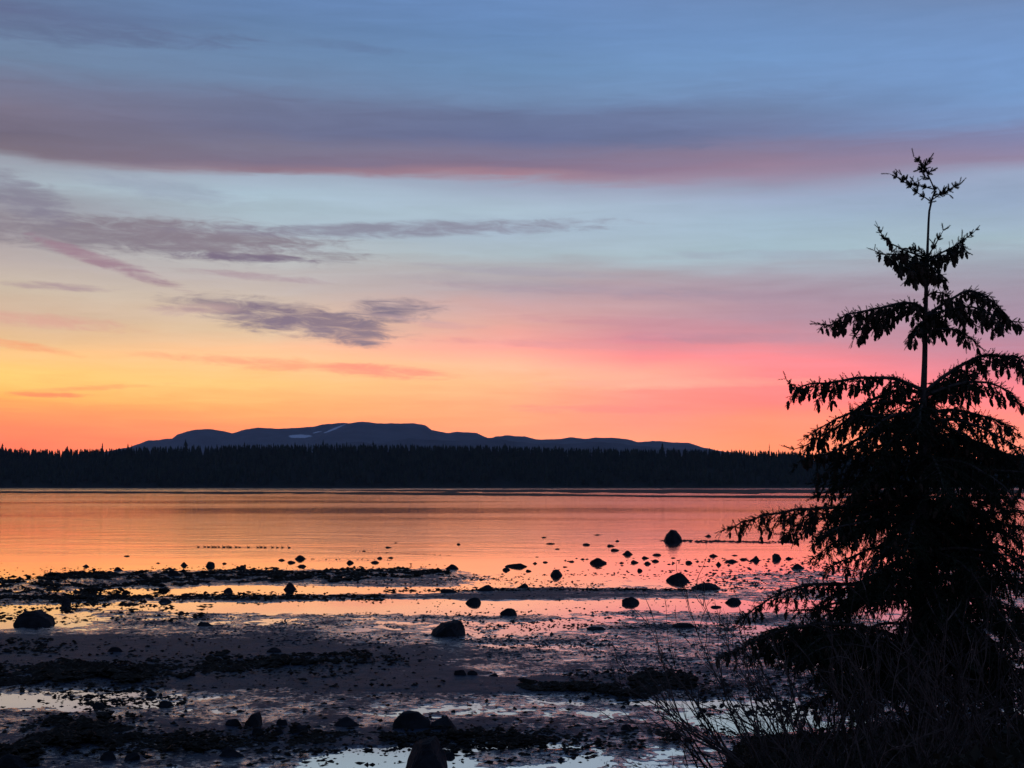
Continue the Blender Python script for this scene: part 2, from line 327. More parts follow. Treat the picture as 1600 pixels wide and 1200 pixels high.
def flat_height(X, Y):
    X = np.asarray(X, float); Y = np.asarray(Y, float)
    u, v = to_px(X, Y, np.zeros_like(X))
    wv = (fbm(X / 5.0, Y / 9.0, 3, 3) - 0.5) * 9.0 * np.clip((v - 850) / 120, 0.3, 2.2)
    wv = wv + (fbm(X / 1.1, Y / 1.6, 13, 3) - 0.5) * 6.0 * np.clip((v - 850) / 120, 0.2, 2.2)
    L = flat_val(u, v + wv)
    L = L + (fbm(X / 5.0, Y / 4.5, 57, 3, .5) - 0.5) * 1.9 * np.clip(1 - np.abs(L) / .45, 0, 1) * np.clip((v - 950) / 20, 0, 1)
    n = fbm(X / 1.7, Y / 2.4, 21, 5, 0.6) - 0.5
    n2 = fbm(X / 0.40, Y / 0.5, 31, 4, 0.72) - 0.5
    h = 0.055 * L + n * 0.040 * (1 - 0.45 * np.abs(L)) + n2 * 0.060 * (1 - .55 * np.abs(L)) + 0.006
    h = np.where(h < 0, h * 1.0 - 0.004, h + 0.004)
    return h, L
vr = np.concatenate([np.linspace(830, 870, 16), np.linspace(872, 1010, 280), np.linspace(1010.8, 1260, 290)])
ud = np.concatenate([np.linspace(-900, -40, 30), np.linspace(-30, 1630, 500), np.linspace(1650, 2500, 30)])
Yr = np.array([on_ground(800, v).y for v in vr])
gx = ((ud - 800) / F)[None, :] * (Yr * cp - CAMZ * sp)[:, None]; gy = np.repeat(Yr[:, None], len(ud), 1)
H, L = flat_height(gx, gy)
fade = np.clip((Yr - 100) / 40, 0, 1)[:, None]
H = H * (1 - fade) - 0.25 * fade
wet = np.clip(1.0 - np.clip(H, 0, 1) / 0.05, 0, 1)
wet = np.clip(wet - np.clip((L - 0.45) * 1.6, 0, 0.6), 0, 1)
V = np.stack([gx.ravel(), gy.ravel(), H.ravel()], 1)
tag(mesh_np('tidal_flat', V, grid_faces(len(vr), len(ud)), M['sand'], attrs={'wet': wet}), kind='structure')

# far sandbar and far beach (their own long low ridges)
def long_bar(name, near, far, top, m, y_noise=1.0, rows=12, ncol=500, seed=5):
    us = np.linspace(-500, 2100, ncol)
    vn = np.interp(us, [a for a, b in near], [b for a, b in near]); vf = np.interp(us, [a for a, b in far], [b for a, b in far])
    Yn = CAMZ * F / (vn - HZ); Yf = CAMZ * F / (vf - HZ)
    t = np.linspace(0, 1, rows)[:, None]
    Y = Yn[None] + (Yf - Yn)[None] * t
    X = ((us - 800) / F)[None] * Y
    Y = Y + (fbm(X / 40, Y / 60, seed, 4) - 0.5) * 60 * y_noise
    Z = np.sin(np.pi * t) * top - 0.06 + (fbm(X / 14, Y / 90, seed + 3, 4) - 0.5) * top * 1.4
    V = np.stack([X.ravel(), Y.ravel(), Z.ravel()], 1)
    return tag(mesh_np(name, V, grid_faces(rows, ncol), m, attrs={'wet': np.full(len(V), 0.1)}), kind='structure')
long_bar('sandbar', [(-500,770.3),(0,770.8),(300,771.5),(700,774.5),(1000,777),(1300,779),(2100,782)], [(-500,768),(0,767.2),(400,767.8),(700,769),(1000,773.5),(1300,774.5),(2100,778)], 0.20, M['weed'], rows=16)
long_bar('outer_sandbar', [(-500,765.4),(300,765.4),(560,767.2),(800,770.6),(1000,771.8),(1300,772.0),(2100,776)], [(-500,765.1),(300,765.1),(560,765.2),(800,764.6),(1300,764.2),(2100,766)], 0.22, M['weed'], seed=9, rows=20)

# ------------------------------------------------------------------ far shore, forest and mountains
sky_line = [(-900,699),(0,700),(60,702),(110,701),(160,700),(250,698),(300,696),(420,695),(500,694),(620,695),(750,695),(820,698),(900,699),(1000,700),(1100,702),(1240,706),(1400,707),(1600,709),(2500,712)]
YF = 2260.0
def shore_h(X, Y):
    u = 800 + F * X / Y
    v = np.interp(u, [a for a, b in sky_line], [b for a, b in sky_line])
    full = (HZ - v) / F * 2480 + CAMZ - 16.5 + (fbm(X / 120, Y / 200, 41, 3) - .5) * 6
    t = np.clip((Y - YF) / 230.0, 0, 1)
    return -0.4 + full * np.clip(t * 1.0, 0, 1) ** 0.8
xs = np.linspace(-1800, 1800, 200); ys = np.array([2225, 2245, 2260, 2280, 2310, 2350, 2400, 2450, 2500, 2600, 3200.])
gx, gy = np.meshgrid(xs, ys); gz = shore_h(gx, gy); gz[0] = -0.4; gz[1] = 0.5 * 1; gz[2] = 1.2
V = np.stack([gx.ravel(), gy.ravel(), gz.ravel()], 1)
tag(mesh_np('far_shore', V, grid_faces(len(ys), len(xs)), M['forest_floor']), kind='structure')

def conifer_geo(h, r, lv, rs, k=6):
    """a small tree of ragged tiers"""
    Vs = []; Fs = []; n = 0
    Vs.append(np.array([[0.02*h, 0, -1], [-0.01*h, .017*h, -1], [-0.01*h, -.017*h, -1], [0, 0, h * .95]])); Fs.append(np.array([[0,1,3],[1,2,3],[2,0,3]])); n = 4
    for i in range(lv):
        t = i / lv; z0 = h * (0.10 + 0.84 * t); rr = r * (1 - t) ** 0.8 * rs.uniform(0.75, 1.2) + 0.25
        th = np.arange(k) * 2 * np.pi / k + rs.uniform(0, 6); q = rr * rs.uniform(0.5, 1.25, k)
        ring = np.stack([np.cos(th) * q, np.sin(th) * q, z0 - q * rs.uniform(0.1, 0.6, k)], 1)
        apex = np.array([[0, 0, min(h, z0 + h * 0.95 / lv * 1.35)]])
        Vs.append(np.concatenate([ring, apex])); j = np.arange(k); Fs.append(np.stack([j, (j + 1) % k, np.full(k, k)], 1) + n); n += k + 1
    return np.concatenate(Vs), np.concatenate(Fs)
rs = np.random.default_rng(11)
tmpl = [conifer_geo(1.0, 0.0 + rs.uniform(.13, .2), 6, rs, 6) for _ in range(14)]
# templates are unit height; crown radius must scale too
tmpl = []
for _ in range(16):
    V0, F0 = conifer_geo(20.0, rs.uniform(3.8, 6.2), 5, rs, 5); tmpl.append((V0 / 20.0, F0))
fb = Buf()
for i in range(8600):
    Y = YF + 4 + rs.uniform(0, 1) ** 0.9 * 232; X = rs.uniform(-0.52, 0.52) * Y * 1.15
    if i > 7000: Y = YF + rs.uniform(200, 238)
    hgt = rs.uniform(13, 19)
    if Y > YF + 190: hgt = rs.uniform(16, 18.7) if rs.random() > 0.05 else rs.uniform(18.5, 21.5)
    V0, F0 = tmpl[i % 16]; a = rs.uniform(0, 6.28); ca, sa = math.cos(a), math.sin(a)
    z = float(shore_h(np.array(X), np.array(Y)))
    V1 = V0 * hgt; fb.add(np.stack([V1[:,0]*ca - V1[:,1]*sa + X, V1[:,0]*sa + V1[:,1]*ca + Y, V1[:,2] + z], 1), F0)
tag(fb.build('conifer_forest', M['conifer'], smooth=False), 'dark unbroken conifer forest covering the far shore below the mountains', 'forest', kind='stuff')
# single trees that rise above the forest edge
tall = [(4,690,'rounded dark conifer rising at the extreme left end of the far forest'),
 (160,689,'slim conifer standing proud of the far forest, well left of the mountains'),
 (105,694,'low bushy conifer topping the far treeline, below the left orange glow'),
 (200,690,'taller pointed conifer just left of where the mountains start'),
 (206,692,'slightly shorter conifer directly beside the pointed one where the mountains start'),
 (290,683,'broad dark conifer cutting into the foot of the leftmost mountain ridge'),
 (382,688,'small conifer peaking above the far forest under the dip between the first two summits'),
 (461,688,'conifer poking above the far forest just under the large snow patch'),
 (505,684,'conifer pair height tree poking up below the snow gully of the main summit'),
 (583,685,'narrow conifer on the far treeline under the left shoulder of the highest dome'),
 (621,691,'short conifer on the far treeline directly under the highest dome'),
 (789,690,'small conifer on the far treeline right of the highest summit'),
 (1035,689,'wide topped conifer near the low right end of the mountain range'),
 (1202,692,'lonely slim spire of a conifer above the far forest left of the spruce'),
 (1571,702,'small pointed conifer on the far treeline at the extreme right')]
for i, (u, v, lab) in enumerate(tall):
    Y = YF + 205 + (i % 3) * 8; p = at(u, v + (2 if i != 13 else 0), Y); g = float(shore_h(np.array(p.x), np.array(Y)))
    h = p.z - g; broad = i in (0, 2, 5, 12)
    t = empty('conifer', (p.x, Y, g)); tag(t, lab, 'tree', 'single conifers rising above the far forest')
    r_ = np.random.default_rng(100 + i)
    V0, F0 = conifer_geo(h, (8.5 if broad else (1.8 if i == 13 else 5.0)), 8, r_, 7)
    mesh_np('crown', V0[4:], F0[3:] - 4, M['conifer'], smooth=False).parent = t
    b = Buf(); b.tube([(0, 0, -1), (0, 0, h * .5), (0.1, 0, h * .97)], [.45, .3, .05], 5); b.build('trunk', M['bark'], t)

ridge = [(120,712),(200,700),(222,693),(235,688),(255,685),(272,685),(280,678),(300,673),(330,670),(350,671.5),(365,676),(385,670),(405,668),(440,670),(470,668),(500,662),(530,659.5),(555,658.5),(580,660.5),(600,663),(612,659.5),(630,658),(650,660.5),(665,665),(675,672),(700,675),(715,673),(745,674),(757,680),(765,682),(775,679),(800,681),(820,681),(838,686),(870,684),(895,682),(915,684),(930,681),(950,682),(975,684),(995,687),(1010,685),(1030,687),(1050,691),(1075,692.5),(1095,698),(1130,705),(1200,716),(1300,720)]
def range_mesh(name, prof, Yc, depth, lab, seed, m):
    us = np.linspace(prof[0][0], prof[-1][0], 320); vs = np.interp(us, [a for a, b in prof], [b for a, b in prof])
    X0 = (us - 800) / F * Yc; Z0 = (HZ - vs) / F * Yc + CAMZ
    Z0 = Z0 + (fbm(X0 / 230, X0 * 0, seed, 5, .6) - 0.5) * 42 + (fbm(X0 / 420, X0 * 0 + 5, seed + 1, 3, .7) - .5) * 46 + np.abs(np.sin(X0 / 330 + 3 * fbm(X0 / 900, X0 * 0, seed + 7, 2))) * 22 - 12
    t = np.linspace(-1, 1, 40)[:, None]
    X = X0[None] * np.ones_like(t); Y = Yc + depth * t * np.ones_like(X)
    spur = fbm(X / 900, Y / 1500, seed + 4, 5, 0.55)
    fall = np.clip(1 - np.abs(t) ** 1.15, 0, 1) * np.ones_like(X)
    Z = Z0[None] * fall * (1 - (1 - fall) * (1.1 - 1.5 * spur) * 0.7) - 1
    Z = np.minimum(Z, Z0[None]); Z = Z - (spur - .2) * 90 * np.clip(np.abs(t) * 4, 0, 1) * fall
    Z = np.where(np.abs(t) > 0.99, -0.5, np.maximum(Z, -0.5)) + 0.0
    V = np.stack([X.ravel(), Y.ravel(), Z.ravel()], 1)
    return mesh_np(name, V, grid_faces(40, 320), m)
def mz(u, v, Y=18200.): p = at(u, v, Y); return p.x, p.z
a = mz(457, 679); b = mz(515, 668, 18600.); c = mz(441, 676)
MM = mountain_mat([(a[0], a[1], 175, 26, -0.02), (b[0], b[1], 120, 18, 0.55), (mz(482,672)[0], mz(482,672)[1], 60, 10, 0.2)])
tag(range_mesh('mountains', ridge, 19500., 3200., '', 51, MM), kind='structure')
front = [(380,706),(480,697),(560,691),(640,686),(700,688),(760,686),(820,690),(880,692),(960,690),(1040,695),(1120,702)]
tag(range_mesh('foothills', front, 14500., 1300., '', 71, mountain_mat([])), kind='structure')

# ------------------------------------------------------------------ near bank
def sstep(x, a, b):
    t = np.clip((x - a) / (b - a), 0, 1); return t * t * (3 - 2 * t)
def bank_h(X, Y):
    X = np.asarray(X, float); Y = np.asarray(Y, float)
    right = sstep(X / np.maximum(Y, 7.0), 0.095, 0.165)
    hr = np.interp(Y, [-60, 7, 9, 12.5, 14.5, 19, 22, 30], [3.4, 3.4, 3.2, 2.78, 2.35, 0.6, -0.1, -0.4])
    hl = np.interp(Y, [-60, 5, 7, 9, 12, 16, 20, 30], [3.4, 3.35, 3.0, 2.3, 1.4, 0.4, -0.15, -0.4])
    h = hl * (1 - right) + hr * right
    return h + (fbm(X / 0.8, Y / 0.8, 61, 4) - 0.5) * 0.22 * np.clip(h, 0, 1)
ux = np.concatenate([np.linspace(-120, -12, 20), np.linspace(-11.5, 14, 130), np.linspace(15, 120, 20)])
uy = np.concatenate([np.linspace(-60, 2, 16), np.linspace(2.5, 24, 100)])
gx, gy = np.meshgrid(ux, uy); V = np.stack([gx.ravel(), gy.ravel(), bank_h(gx, gy).ravel()], 1)
tag(mesh_np('shore_bank', V, grid_faces(len(uy), len(ux)), M['bank']), kind='structure')

# ------------------------------------------------------------------ boulders
ICO4, ICO4F = ico(4); ICO3, ICO3F = ico(3)
def boulder(u, v, wpx, hpx, style, lab, seed):
    g = on_ground(u, v); D = g.y; s = D / F
    W_, H_ = wpx * s, hpx * s
    near = wpx > 24
    if v < 960 and hpx >= 20 or (900 <= v < 960): hpx *= 0.74; g = on_ground(u, v - hpx * .2); D = g.y; s = D / F; W_, H_ = wpx * s, hpx * s
    if v < 900 and hpx < 18: hpx *= 0.66; g = on_ground(u, v - hpx * 0.35); D = g.y; s = D / F; W_, H_ = wpx * s, hpx * s
    V0, F0 = (ICO4, ICO4F) if near else (ICO3, ICO3F)
    r_ = np.random.default_rng(seed); V = V0.copy()
    # cut by random planes for flat faces, then roughen
    ncut = {'block': 4, 'angular': 13, 'round': 11, 'flat': 10, 'peak': 13}[style]
    if style == 'block': V = np.sign(V) * np.abs(V) ** 0.40; V /= np.abs(V).max(); ncut = 0
    if style == 'block':
        for sx_ in (-1, 1):
            n = np.array([sx_ * r_.uniform(.5, .9), r_.uniform(-.4, .1), r_.uniform(.4, .9)]); n /= np.linalg.norm(n); over = V @ n - r_.uniform(.80, .98); V = V - np.outer(np.clip(over, 0, None), n)
    for k in range(ncut):
        n = r_.normal(size=3); n[2] *= 0.75; n /= np.linalg.norm(n); d = r_.uniform(0.50, 0.82)
        over = V @ n - d; V = V - np.outer(np.clip(over, 0, None), n) * 0.92
    lum = np.array([mnoise.fractal(Vector(p) * 1.6 + Vector((seed, 0, 0)), 0.8, 2.0, 5) for p in V0])
    V = V * (1 + 0.07 * lum)[:, None]; V[:, 0] *= 1 + (.05 if style == 'block' else .10 if style == 'angular' else .25) * np.clip(1 - np.clip(V[:, 2], 0, 1) / .8, 0, 1)
    if style == 'block':
        V[:, 0] *= 1 - 0.15 * V[:, 2] ; V[:, 0] += 0.12 * (1 if seed % 2 else -1) * V[:, 2]
        V[:, 2] += 0.14 * V[:, 0] * (-1 if seed % 4 < 2 else 1); V = V * (1 + 0.05 * lum)[:, None]; V[:, 2] -= .15 * np.clip(np.abs(V[:, 0]) - .55, 0, 1) * (V[:, 2] > 0)
    if style == 'peak': sgn = 1 if seed % 2 else -1; V[:, 2] += 0.35 * np.clip(1 - np.abs(V[:, 0] * 1.3 - 0.4 * sgn), 0, 1) * (V[:, 2] > 0); V[:, 2] = np.where(V[:, 2] > 0, V[:, 2] * (1 - 0.35 * np.clip(-V[:, 0] * sgn, 0, 1)), V[:, 2])
    if style == 'flat': V[:, 2] *= 0.8
    x0, x1 = V[:, 0].min(), V[:, 0].max(); V[:, 0] = (V[:, 0] - (x0 + x1) / 2) / (x1 - x0)
    V[:, 1] *= 0.42; top = V[:, 2].max(); V[:, 2] = V[:, 2] / top
    V[:, 0] *= W_; V[:, 1] *= W_ * 1.0 if W_ < 2 * H_ else W_ * 0.8
    V[:, 2] = np.where(V[:, 2] > -0.3, V[:, 2], -0.3) * H_
    # widest near the ground, like a half buried stone
    o = mesh_np('boulder' if wpx >= 20 else 'rock', V, F0, M['rock'], smooth=False)
    o.location = (g.x, g.y + W_ * 0.25, 0.0)
    hh, _ = flat_height(np.array([g.x]), np.array([o.location.y]))
    o.location.z = max(-0.02, float(hh[0]) - 0.01) if D < 100 else -0.02
    return tag(o, lab, 'rock', 'boulders and rocks lying on the tidal flat')
rocks = [
 (1052,850,33,25,'block','largest blocky boulder standing alone in the pink water left of the spruce tip'),
 (871,902,23,14,'block','squarish dark boulder with sheer sides in the pink shallows near the middle'),
 (706,892,22,12,'round','domed boulder at the right end of the long seaweed bar'),
 (935,884,27,14,'peak','peaked boulder alone in open pink water, midway between squarish and tallest boulder'),
 (981,869,20,10,'peak','small pointed boulder left of and just nearer than the tallest standing boulder'),
 (962,862,15,6,'flat','flat rock touching water just behind the small pointed boulder'),
 (954,855,14,5,'flat','farther flat rock of the pair behind the small pointed boulder'),
 (1060,911,38,18,'round','broad rounded boulder with a low tail of weed, right of the middle'),
 (1105,924,48,15,'round','wide low whaleback boulder right of the broad rounded one'),
 (986,945,28,14,'round','rounded boulder sitting in the pink pool strip below the whaleback boulder'),
 (697,995,62,24,'block','large flat topped slab boulder alone on the speckled sand in the middle'),
 (49,977,66,23,'block','large trapezoid boulder at the left edge of the flat'),
 (739,945,25,13,'angular','wedge shaped boulder at the edge of the bright middle pool'),
 (760,926,30,12,'round','domed boulder on the grey sand strip above the wedge shaped one'),
 (701,928,28,8,'flat','low flat rock left of the domed boulder on the grey strip'),
 (795,962,28,11,'round','low ragged boulder at the lower edge of the bright middle pool'),
 (816,921,20,11,'angular','lumpy boulder among pebbles just above the grey sand strip'),
 (454,924,24,16,'block','upright cube shaped boulder between the two pools left of the middle'),
 (806,888,36,9,'flat','long low rock like a lying log in the shallows left of the squarish boulder'),
 (791,893,14,8,'round','round stone leaning on the left end of the long low rock'),
 (183,894,17,9,'round','dark rounded rock in orange water above the left seaweed bar'),
 (133,887,14,6,'flat','leftmost flat rock in the orange water'),
 (147,891,7,4,'flat','small stone between the leftmost flat rock and the dark rounded one'),
 (287,886,14,9,'peak','tilted wedge rock in orange water, left of the angular upright one'),
 (327,888,15,12,'block','angular upright rock with a slanted top in the orange water'),
 (350,882,8,4,'round','little round rock just right of the angular upright one'),
 (246,881,10,3,'flat','thin flat rock in orange water left of the tilted wedge'),
 (197,870,10,3,'flat','far thin rock breaking the orange water on the left'),
 (376,890,15,6,'round','low stone on the far lip of the seaweed bar right of the angular rock'),
 (469,876,20,10,'peak','humped rock, largest of the four loosely grouped left of the middle'),
 (440,877,12,5,'flat','flat rock left of the humped one, first of a loose four'),
 (454,881,14,6,'flat','flat rock just below and left of the humped one'),
 (471,887,15,6,'flat','flat rock nearest the seaweed bar below the humped one'),
 (547,882,13,8,'angular','ragged rock trailing a thin line of stones in the shallows'),
 (585,881,14,6,'round','oval rock right of the ragged one with the line of stones'),
 (593,874,9,5,'round','round stone just beyond the oval rock'),
 (610,873,9,4,'flat','stone right of the round one at the start of the blue ripple line'),
 (607,857,11,4,'flat','flat rock breaking the far water above the blue ripple line'),
 (569,862,7,2.5,'flat','sliver of rock left of the flat rock above the blue ripple line'),
 (618,849,7,2,'flat','farthest thin sliver of rock left of the middle in the water'),
 (716,852,8,4,'round','single small stone in open water above the middle of the picture'),
 (849,841,10,3,'flat','farther thin rock of the pair above the squarish boulder'),
 (860,851,15,3.5,'flat','nearer, longer thin rock of the pair above the squarish boulder'),
 (871,859,8,3,'flat','small flat stone just below the longer thin rock'),
 (934,837,12,3,'flat','thin flat rock farthest out between the middle and the tallest boulder'),
 (916,853,12,5,'angular','jagged flat rock left of the pair of flat rocks'),
 (964,847,8,4,'round','round stone near the pale water line left of the tallest boulder'),
 (836,882,9,5,'round','round stone right of the long low rock'),
 (852,880,9,4,'flat','flat stone second to the right of the long low rock'),
 (894,879,10,4,'flat','oval stone between squarish boulder and peaked boulder'),
 (911,875,7,3.5,'round','tiny round stone left of the peaked boulder'),
 (839,871,7,2,'flat','tiny flat stone above the long low rock'),
 (883,887,9,3,'flat','thin stone just behind the squarish boulder'),
 (826,894,9,5,'angular','small jagged stone in shallows under the long low rock'),
 (1106,840,12,6,'round','round rock in the water right of the tallest boulder'),
 (1117,871,16,7,'round','smooth oval rock in pink water between tallest boulder and spruce branch'),
 (1008,874,14,6,'angular','ragged stone below the tallest boulder, upper left of a cluster'),
 (1026,869,15,5,'flat','smooth flat oval stone at the top of the cluster below the tallest boulder'),
 (992,881,12,7,'angular','dark jagged stone at the left of the cluster below the tallest boulder'),
 (1012,883,12,7,'round','dark stone lowest in the middle of the cluster below the tallest boulder'),
 (1024,879,12,6,'round','dark stone at the right of the cluster below the tallest boulder'),
 (1078,882,13,7,'block','boxy rock right of the cluster below the tallest boulder'),
 (1123,885,12,9,'round','ball shaped rock at the front of the right shallows'),
 (1145,880,22,7,'flat','long flat rock right of the ball shaped one'),
 (1180,879,16,12,'peak','bluish peaked rock in the shallows under the spruce branch'),
 (1216,877,16,14,'block','tall dark rock half hidden beneath the long spruce branch'),
 (1162,876,14,5,'flat','low rock just left of the bluish peaked rock'),
 (1246,892,23,13,'round','rounded boulder on wet sand directly below the long spruce branch'),
 (1235,875,14,6,'flat','low rock behind the rounded boulder below the spruce branch'),
 (1148,869,11,3,'flat','thin stone above the long flat rock on the right'),
 (1000,894,9,7,'round','small dark ball of rock alone in the pink shallows above the broad rounded boulder'),
 (971,881,8,4,'flat','small oval stone left of the jagged stone in the cluster'),
 (1052,873,8,3,'flat','small flat stone straight below the tallest boulder'),
 (1053,881,8,4,'round','small round stone left of the boxy rock'),
 (1145,944,29,12,'round','dark rounded boulder right of the pink pool strip near the spruce'),
 (1119,950,18,5,'flat','low flat stone left of the rounded boulder near the spruce'),
 (1068,982,38,7,'flat','long low weedy rock on the wet sand left of the drooping spruce branch'),
 (932,985,30,5,'flat','low flat rock in streaked sand right of the middle slab boulder'),
 (660,1207,76,50,'block','big pointed boulder cut by the bottom edge of the view'),
 (642,1142,60,26,'peak','long sloping boulder with a steep right side above the bottom boulder'),
 (695,1143,46,20,'round','rounded boulder right beside the long sloping one'),
 (541,1137,42,14,'round','low oval boulder left of the long sloping one'),
 (393,1137,30,20,'block','stacked looking blocky boulder in the left foreground rock group'),
 (364,1138,28,12,'round','low boulder at the left foot of the blocky one'),
 (402,1153,20,14,'angular','angular boulder just nearer than the blocky one'),
 (433,1150,18,9,'round','small rounded rock right of the angular foreground boulder'),
 (466,1149,30,12,'angular','ragged low boulder in the left foreground, right of the small rounded rock'),
 (441,1136,20,10,'angular','dark rough stone behind the small rounded foreground rock'),
 (464,1137,12,6,'flat','small stone right of the dark rough one in the foreground'),
 (235,1088,18,8,'round','round rock where the smooth sand meets the pale streaks on the left'),
 (250,1088,7,5,'round','tiny stone right of the round rock on the left sand edge'),
 (258,1104,24,10,'angular','rough rock amid the pale streaks on the left'),
 (153,1106,26,9,'flat','low dark rock left of the rough one in the pale streaks'),
 (205,1191,24,12,'round','rock at the bottom left, right one of two'),
 (167,1191,28,14,'round','rock at the bottom left, left one of two'),
 (358,1186,44,15,'angular','wide rough boulder near the bottom edge left of the big pointed one'),
 (12,1204,54,22,'round','dark boulder in the bottom left corner'),
 (719,1058,20,9,'round','left one of three low rocks on the smooth sand in the middle'),
 (738,1057,16,8,'angular','middle one of three low rocks on the smooth sand'),
 (771,1058,16,6,'flat','right and flattest of three low rocks on the smooth sand'),
 (981,1143,24,9,'round','rock on the dark sand behind the left shrub twigs'),
 (973,1107,10,5,'round','single stone lying in the pale streak left of the shrub twigs'),
 (101,948,16,15,'block','upright dark rock among seaweed at the left, right of the trapezoid boulder'),
 (270,903,18,13,'round','domed rock embedded in the left seaweed bar'),
 (255,943,25,8,'flat','low rock in the pebbly strip right of the upright dark rock'),
 (357,926,17,9,'peak','pointed rock at the near edge of the upper left pool'),
 (703,1183,16,9,'angular','small jagged stone right of the big pointed boulder in the pool'),
 (775,1146,14,6,'round','small stone on dark sand right of the rounded foreground boulder'),
 (319,979,24,6,'flat','low dark rock on the blue grey sand left of the middle'),
 (427,1022,24,8,'flat','low weedy rock at the end of the dark seaweed ridge on the left'),
 (178,1022,26,8,'flat','low weedy rock on the smooth sand above the dark ridge on the left')]
for i, r_ in enumerate(rocks): boulder(*r_, seed=i * 3 + 1)

# ------------------------------------------------------------------ pebbles and seaweed (nobody could count them)
P1 = np.array([(math.cos(k * math.pi / 3), math.sin(k * math.pi / 3), .12 * (-1) ** k) for k in range(6)] + [(0, 0, .95), (0, 0, -.9)]); P1F = np.array([(k, (k + 1) % 6, 6) for k in range(6)] + [((k + 1) % 6, k, 7) for k in range(6)])
def scatter(name, lab, cat, m, spots, smooth=False, flat=0.55):
    """spots: array of X, Y, size"""
    n = len(spots); V = np.repeat(P1[None], n, 0) * (1 + 0.24 * rng.normal(size=(n, len(P1), 1))) + 0.12 * rng.normal(size=(n, len(P1), 3))
    th = rng.uniform(0, 6.28, n); sx = rng.uniform(0.8, 1.5, n); fz = rng.uniform(0.6, 1.2, n) * flat
    S = spots[:, 2] / 2
    x = V[..., 0] * sx[:, None] * S[:, None]; y = V[..., 1] * S[:, None]; z = V[..., 2] * (fz * S)[:, None]
    c, s = np.cos(th)[:, None], np.sin(th)[:, None]
    hh, _ = flat_height(spots[:, 0], spots[:, 1]); hh = np.maximum(hh, -0.01)
    zz = hh[:, None] + z + (spots[:, 3][:, None] if spots.shape[1] > 3 else 0)
    V = np.stack([x * c - y * s + spots[:, 0][:, None], x * s + y * c + spots[:, 1][:, None], zz], -1).reshape(-1, 3)
    Fc = (P1F[None] + (np.arange(n) * len(P1))[:, None, None]).reshape(-1, 3)
    return tag(mesh_np(name, V, Fc, m, smooth=smooth), lab, cat, kind='stuff')
def region(u0, u1, v0, v1, n, s0, s1, pw=2.0, edge=0.0, tilt=0.0):
    """n spots inside a soft box of the flat, sizes in metres"""
    if u0 <= 0: n = int(n * (1 + 260 / (u1 - u0))); u0 = -260
    u = rng.uniform(u0, u1, n); t = rng.uniform(0, 1, n)
    if edge:
        e_ = np.abs((u - (u0 + u1) / 2) / ((u1 - u0) / 2)); tp_ = np.where((u0 < 0) & (u < (u0 + u1) / 2), 1.0, np.sqrt(np.clip(1 - e_ ** 3, 0, 1)))
        t = 0.5 + (t - 0.5) * (0.25 + 1.5 * fbm(u / 35, u * 0, int(u0) % 97, 5)) * tp_ + (fbm(u / 50, u * 0 + 3, int(v0) % 97, 4) - .5) * .7
    v = v0 + (v1 - v0) * t + (u - (u0 + u1) / 2) * tilt
    out = np.array([tuple(on_ground(a, b))[:2] for a, b in zip(u, v)])
    return np.column_stack([out, s0 + (s1 - s0) * rng.uniform(0, 1, n) ** pw])
def clump(sp, X_s, keep, seed):
    n = fbm(sp[:, 0] / X_s, sp[:, 1] / (X_s * 1.4), seed, 4, .6); return sp[n > keep]
pb = [region(700, 1300, 896, 924, 2600, .05, .20), region(640, 1240, 918, 960, 900, .04, .16), region(420, 1200, 955, 1012, 5200, .03, .15),
      region(180, 640, 957, 1000, 2000, .03, .12), region(760, 1250, 1005, 1060, 2200, .03, .13), region(860, 1300, 872, 900, 500, .05, .25),
      region(1060, 1330, 872, 912, 900, .05, .28), region(0, 1300, 1085, 1200, 1500, .02, .08), region(0, 700, 880, 898, 500, .05, .2), region(1032, 1245, 844.5, 848.5, 620, .10, .42, edge=1, tilt=.012),
      region(480, 620, 872, 876, 60, .08, .2), region(535, 705, 863.5, 865.5, 420, .05, .13, tilt=.045), region(1180, 1640, 870, 1120, 2500, .04, .2)]
pb += [region(0, 1100, 1000, 1090, 1500, .02, .07)]
pb = [clump(s, 2.2, 0.44, 5 + i) if i not in (9, 10, 11) else s for i, s in enumerate(pb)]
scatter('pebbles', 'countless small dark stones strewn over the wet tidal flat', 'pebbles', M['pebble'], np.concatenate(pb))
sw = [region(0, 260, 905, 945, 3600, .08, .36, edge=1), region(60, 700, 890, 910, 5200, .10, .38, edge=1, tilt=-.012), region(0, 600, 930, 938, 1800, .06, .26),
      region(0, 330, 940, 972, 900, .05, .25), region(600, 1150, 921, 925, 900, .05, .2),
      region(0, 240, 1045, 1075, 2600, .08, .34, edge=1, tilt=-.03), region(140, 520, 1030, 1056, 2600, .06, .28, edge=1, tilt=-.05), region(0, 120, 1000, 1035, 500, .05, .2),
      region(40, 215, 1128, 1172, 2400, .06, .26, edge=1, tilt=.08), region(0, 60, 1165, 1200, 500, .06, .22), region(220, 420, 1150, 1180, 900, .04, .18), region(420, 900, 1150, 1168, 1900, .04, .17, edge=1),
      region(700, 1130, 1146, 1166, 1700, .04, .18, edge=1), region(918, 1085, 1056, 1088, 1900, .06, .24, edge=1, tilt=.02), region(812, 925, 1068, 1083, 700, .05, .18), region(470, 580, 1022, 1040, 350, .05, .2),
      region(60, 290, 1088, 1105, 420, .04, .15), region(540, 640, 1028, 1042, 160, .05, .18), region(1090, 1500, 1060, 1120, 900, .06, .2), region(760, 1180, 976, 984, 300, .05, .15)]
keepv = {0:.52, 1:.46, 5:.48, 6:.46, 8:.47, 13:.43, 3:.5, 7:.5, 16:.5, 10:.50, 12:.48, 11:.49}
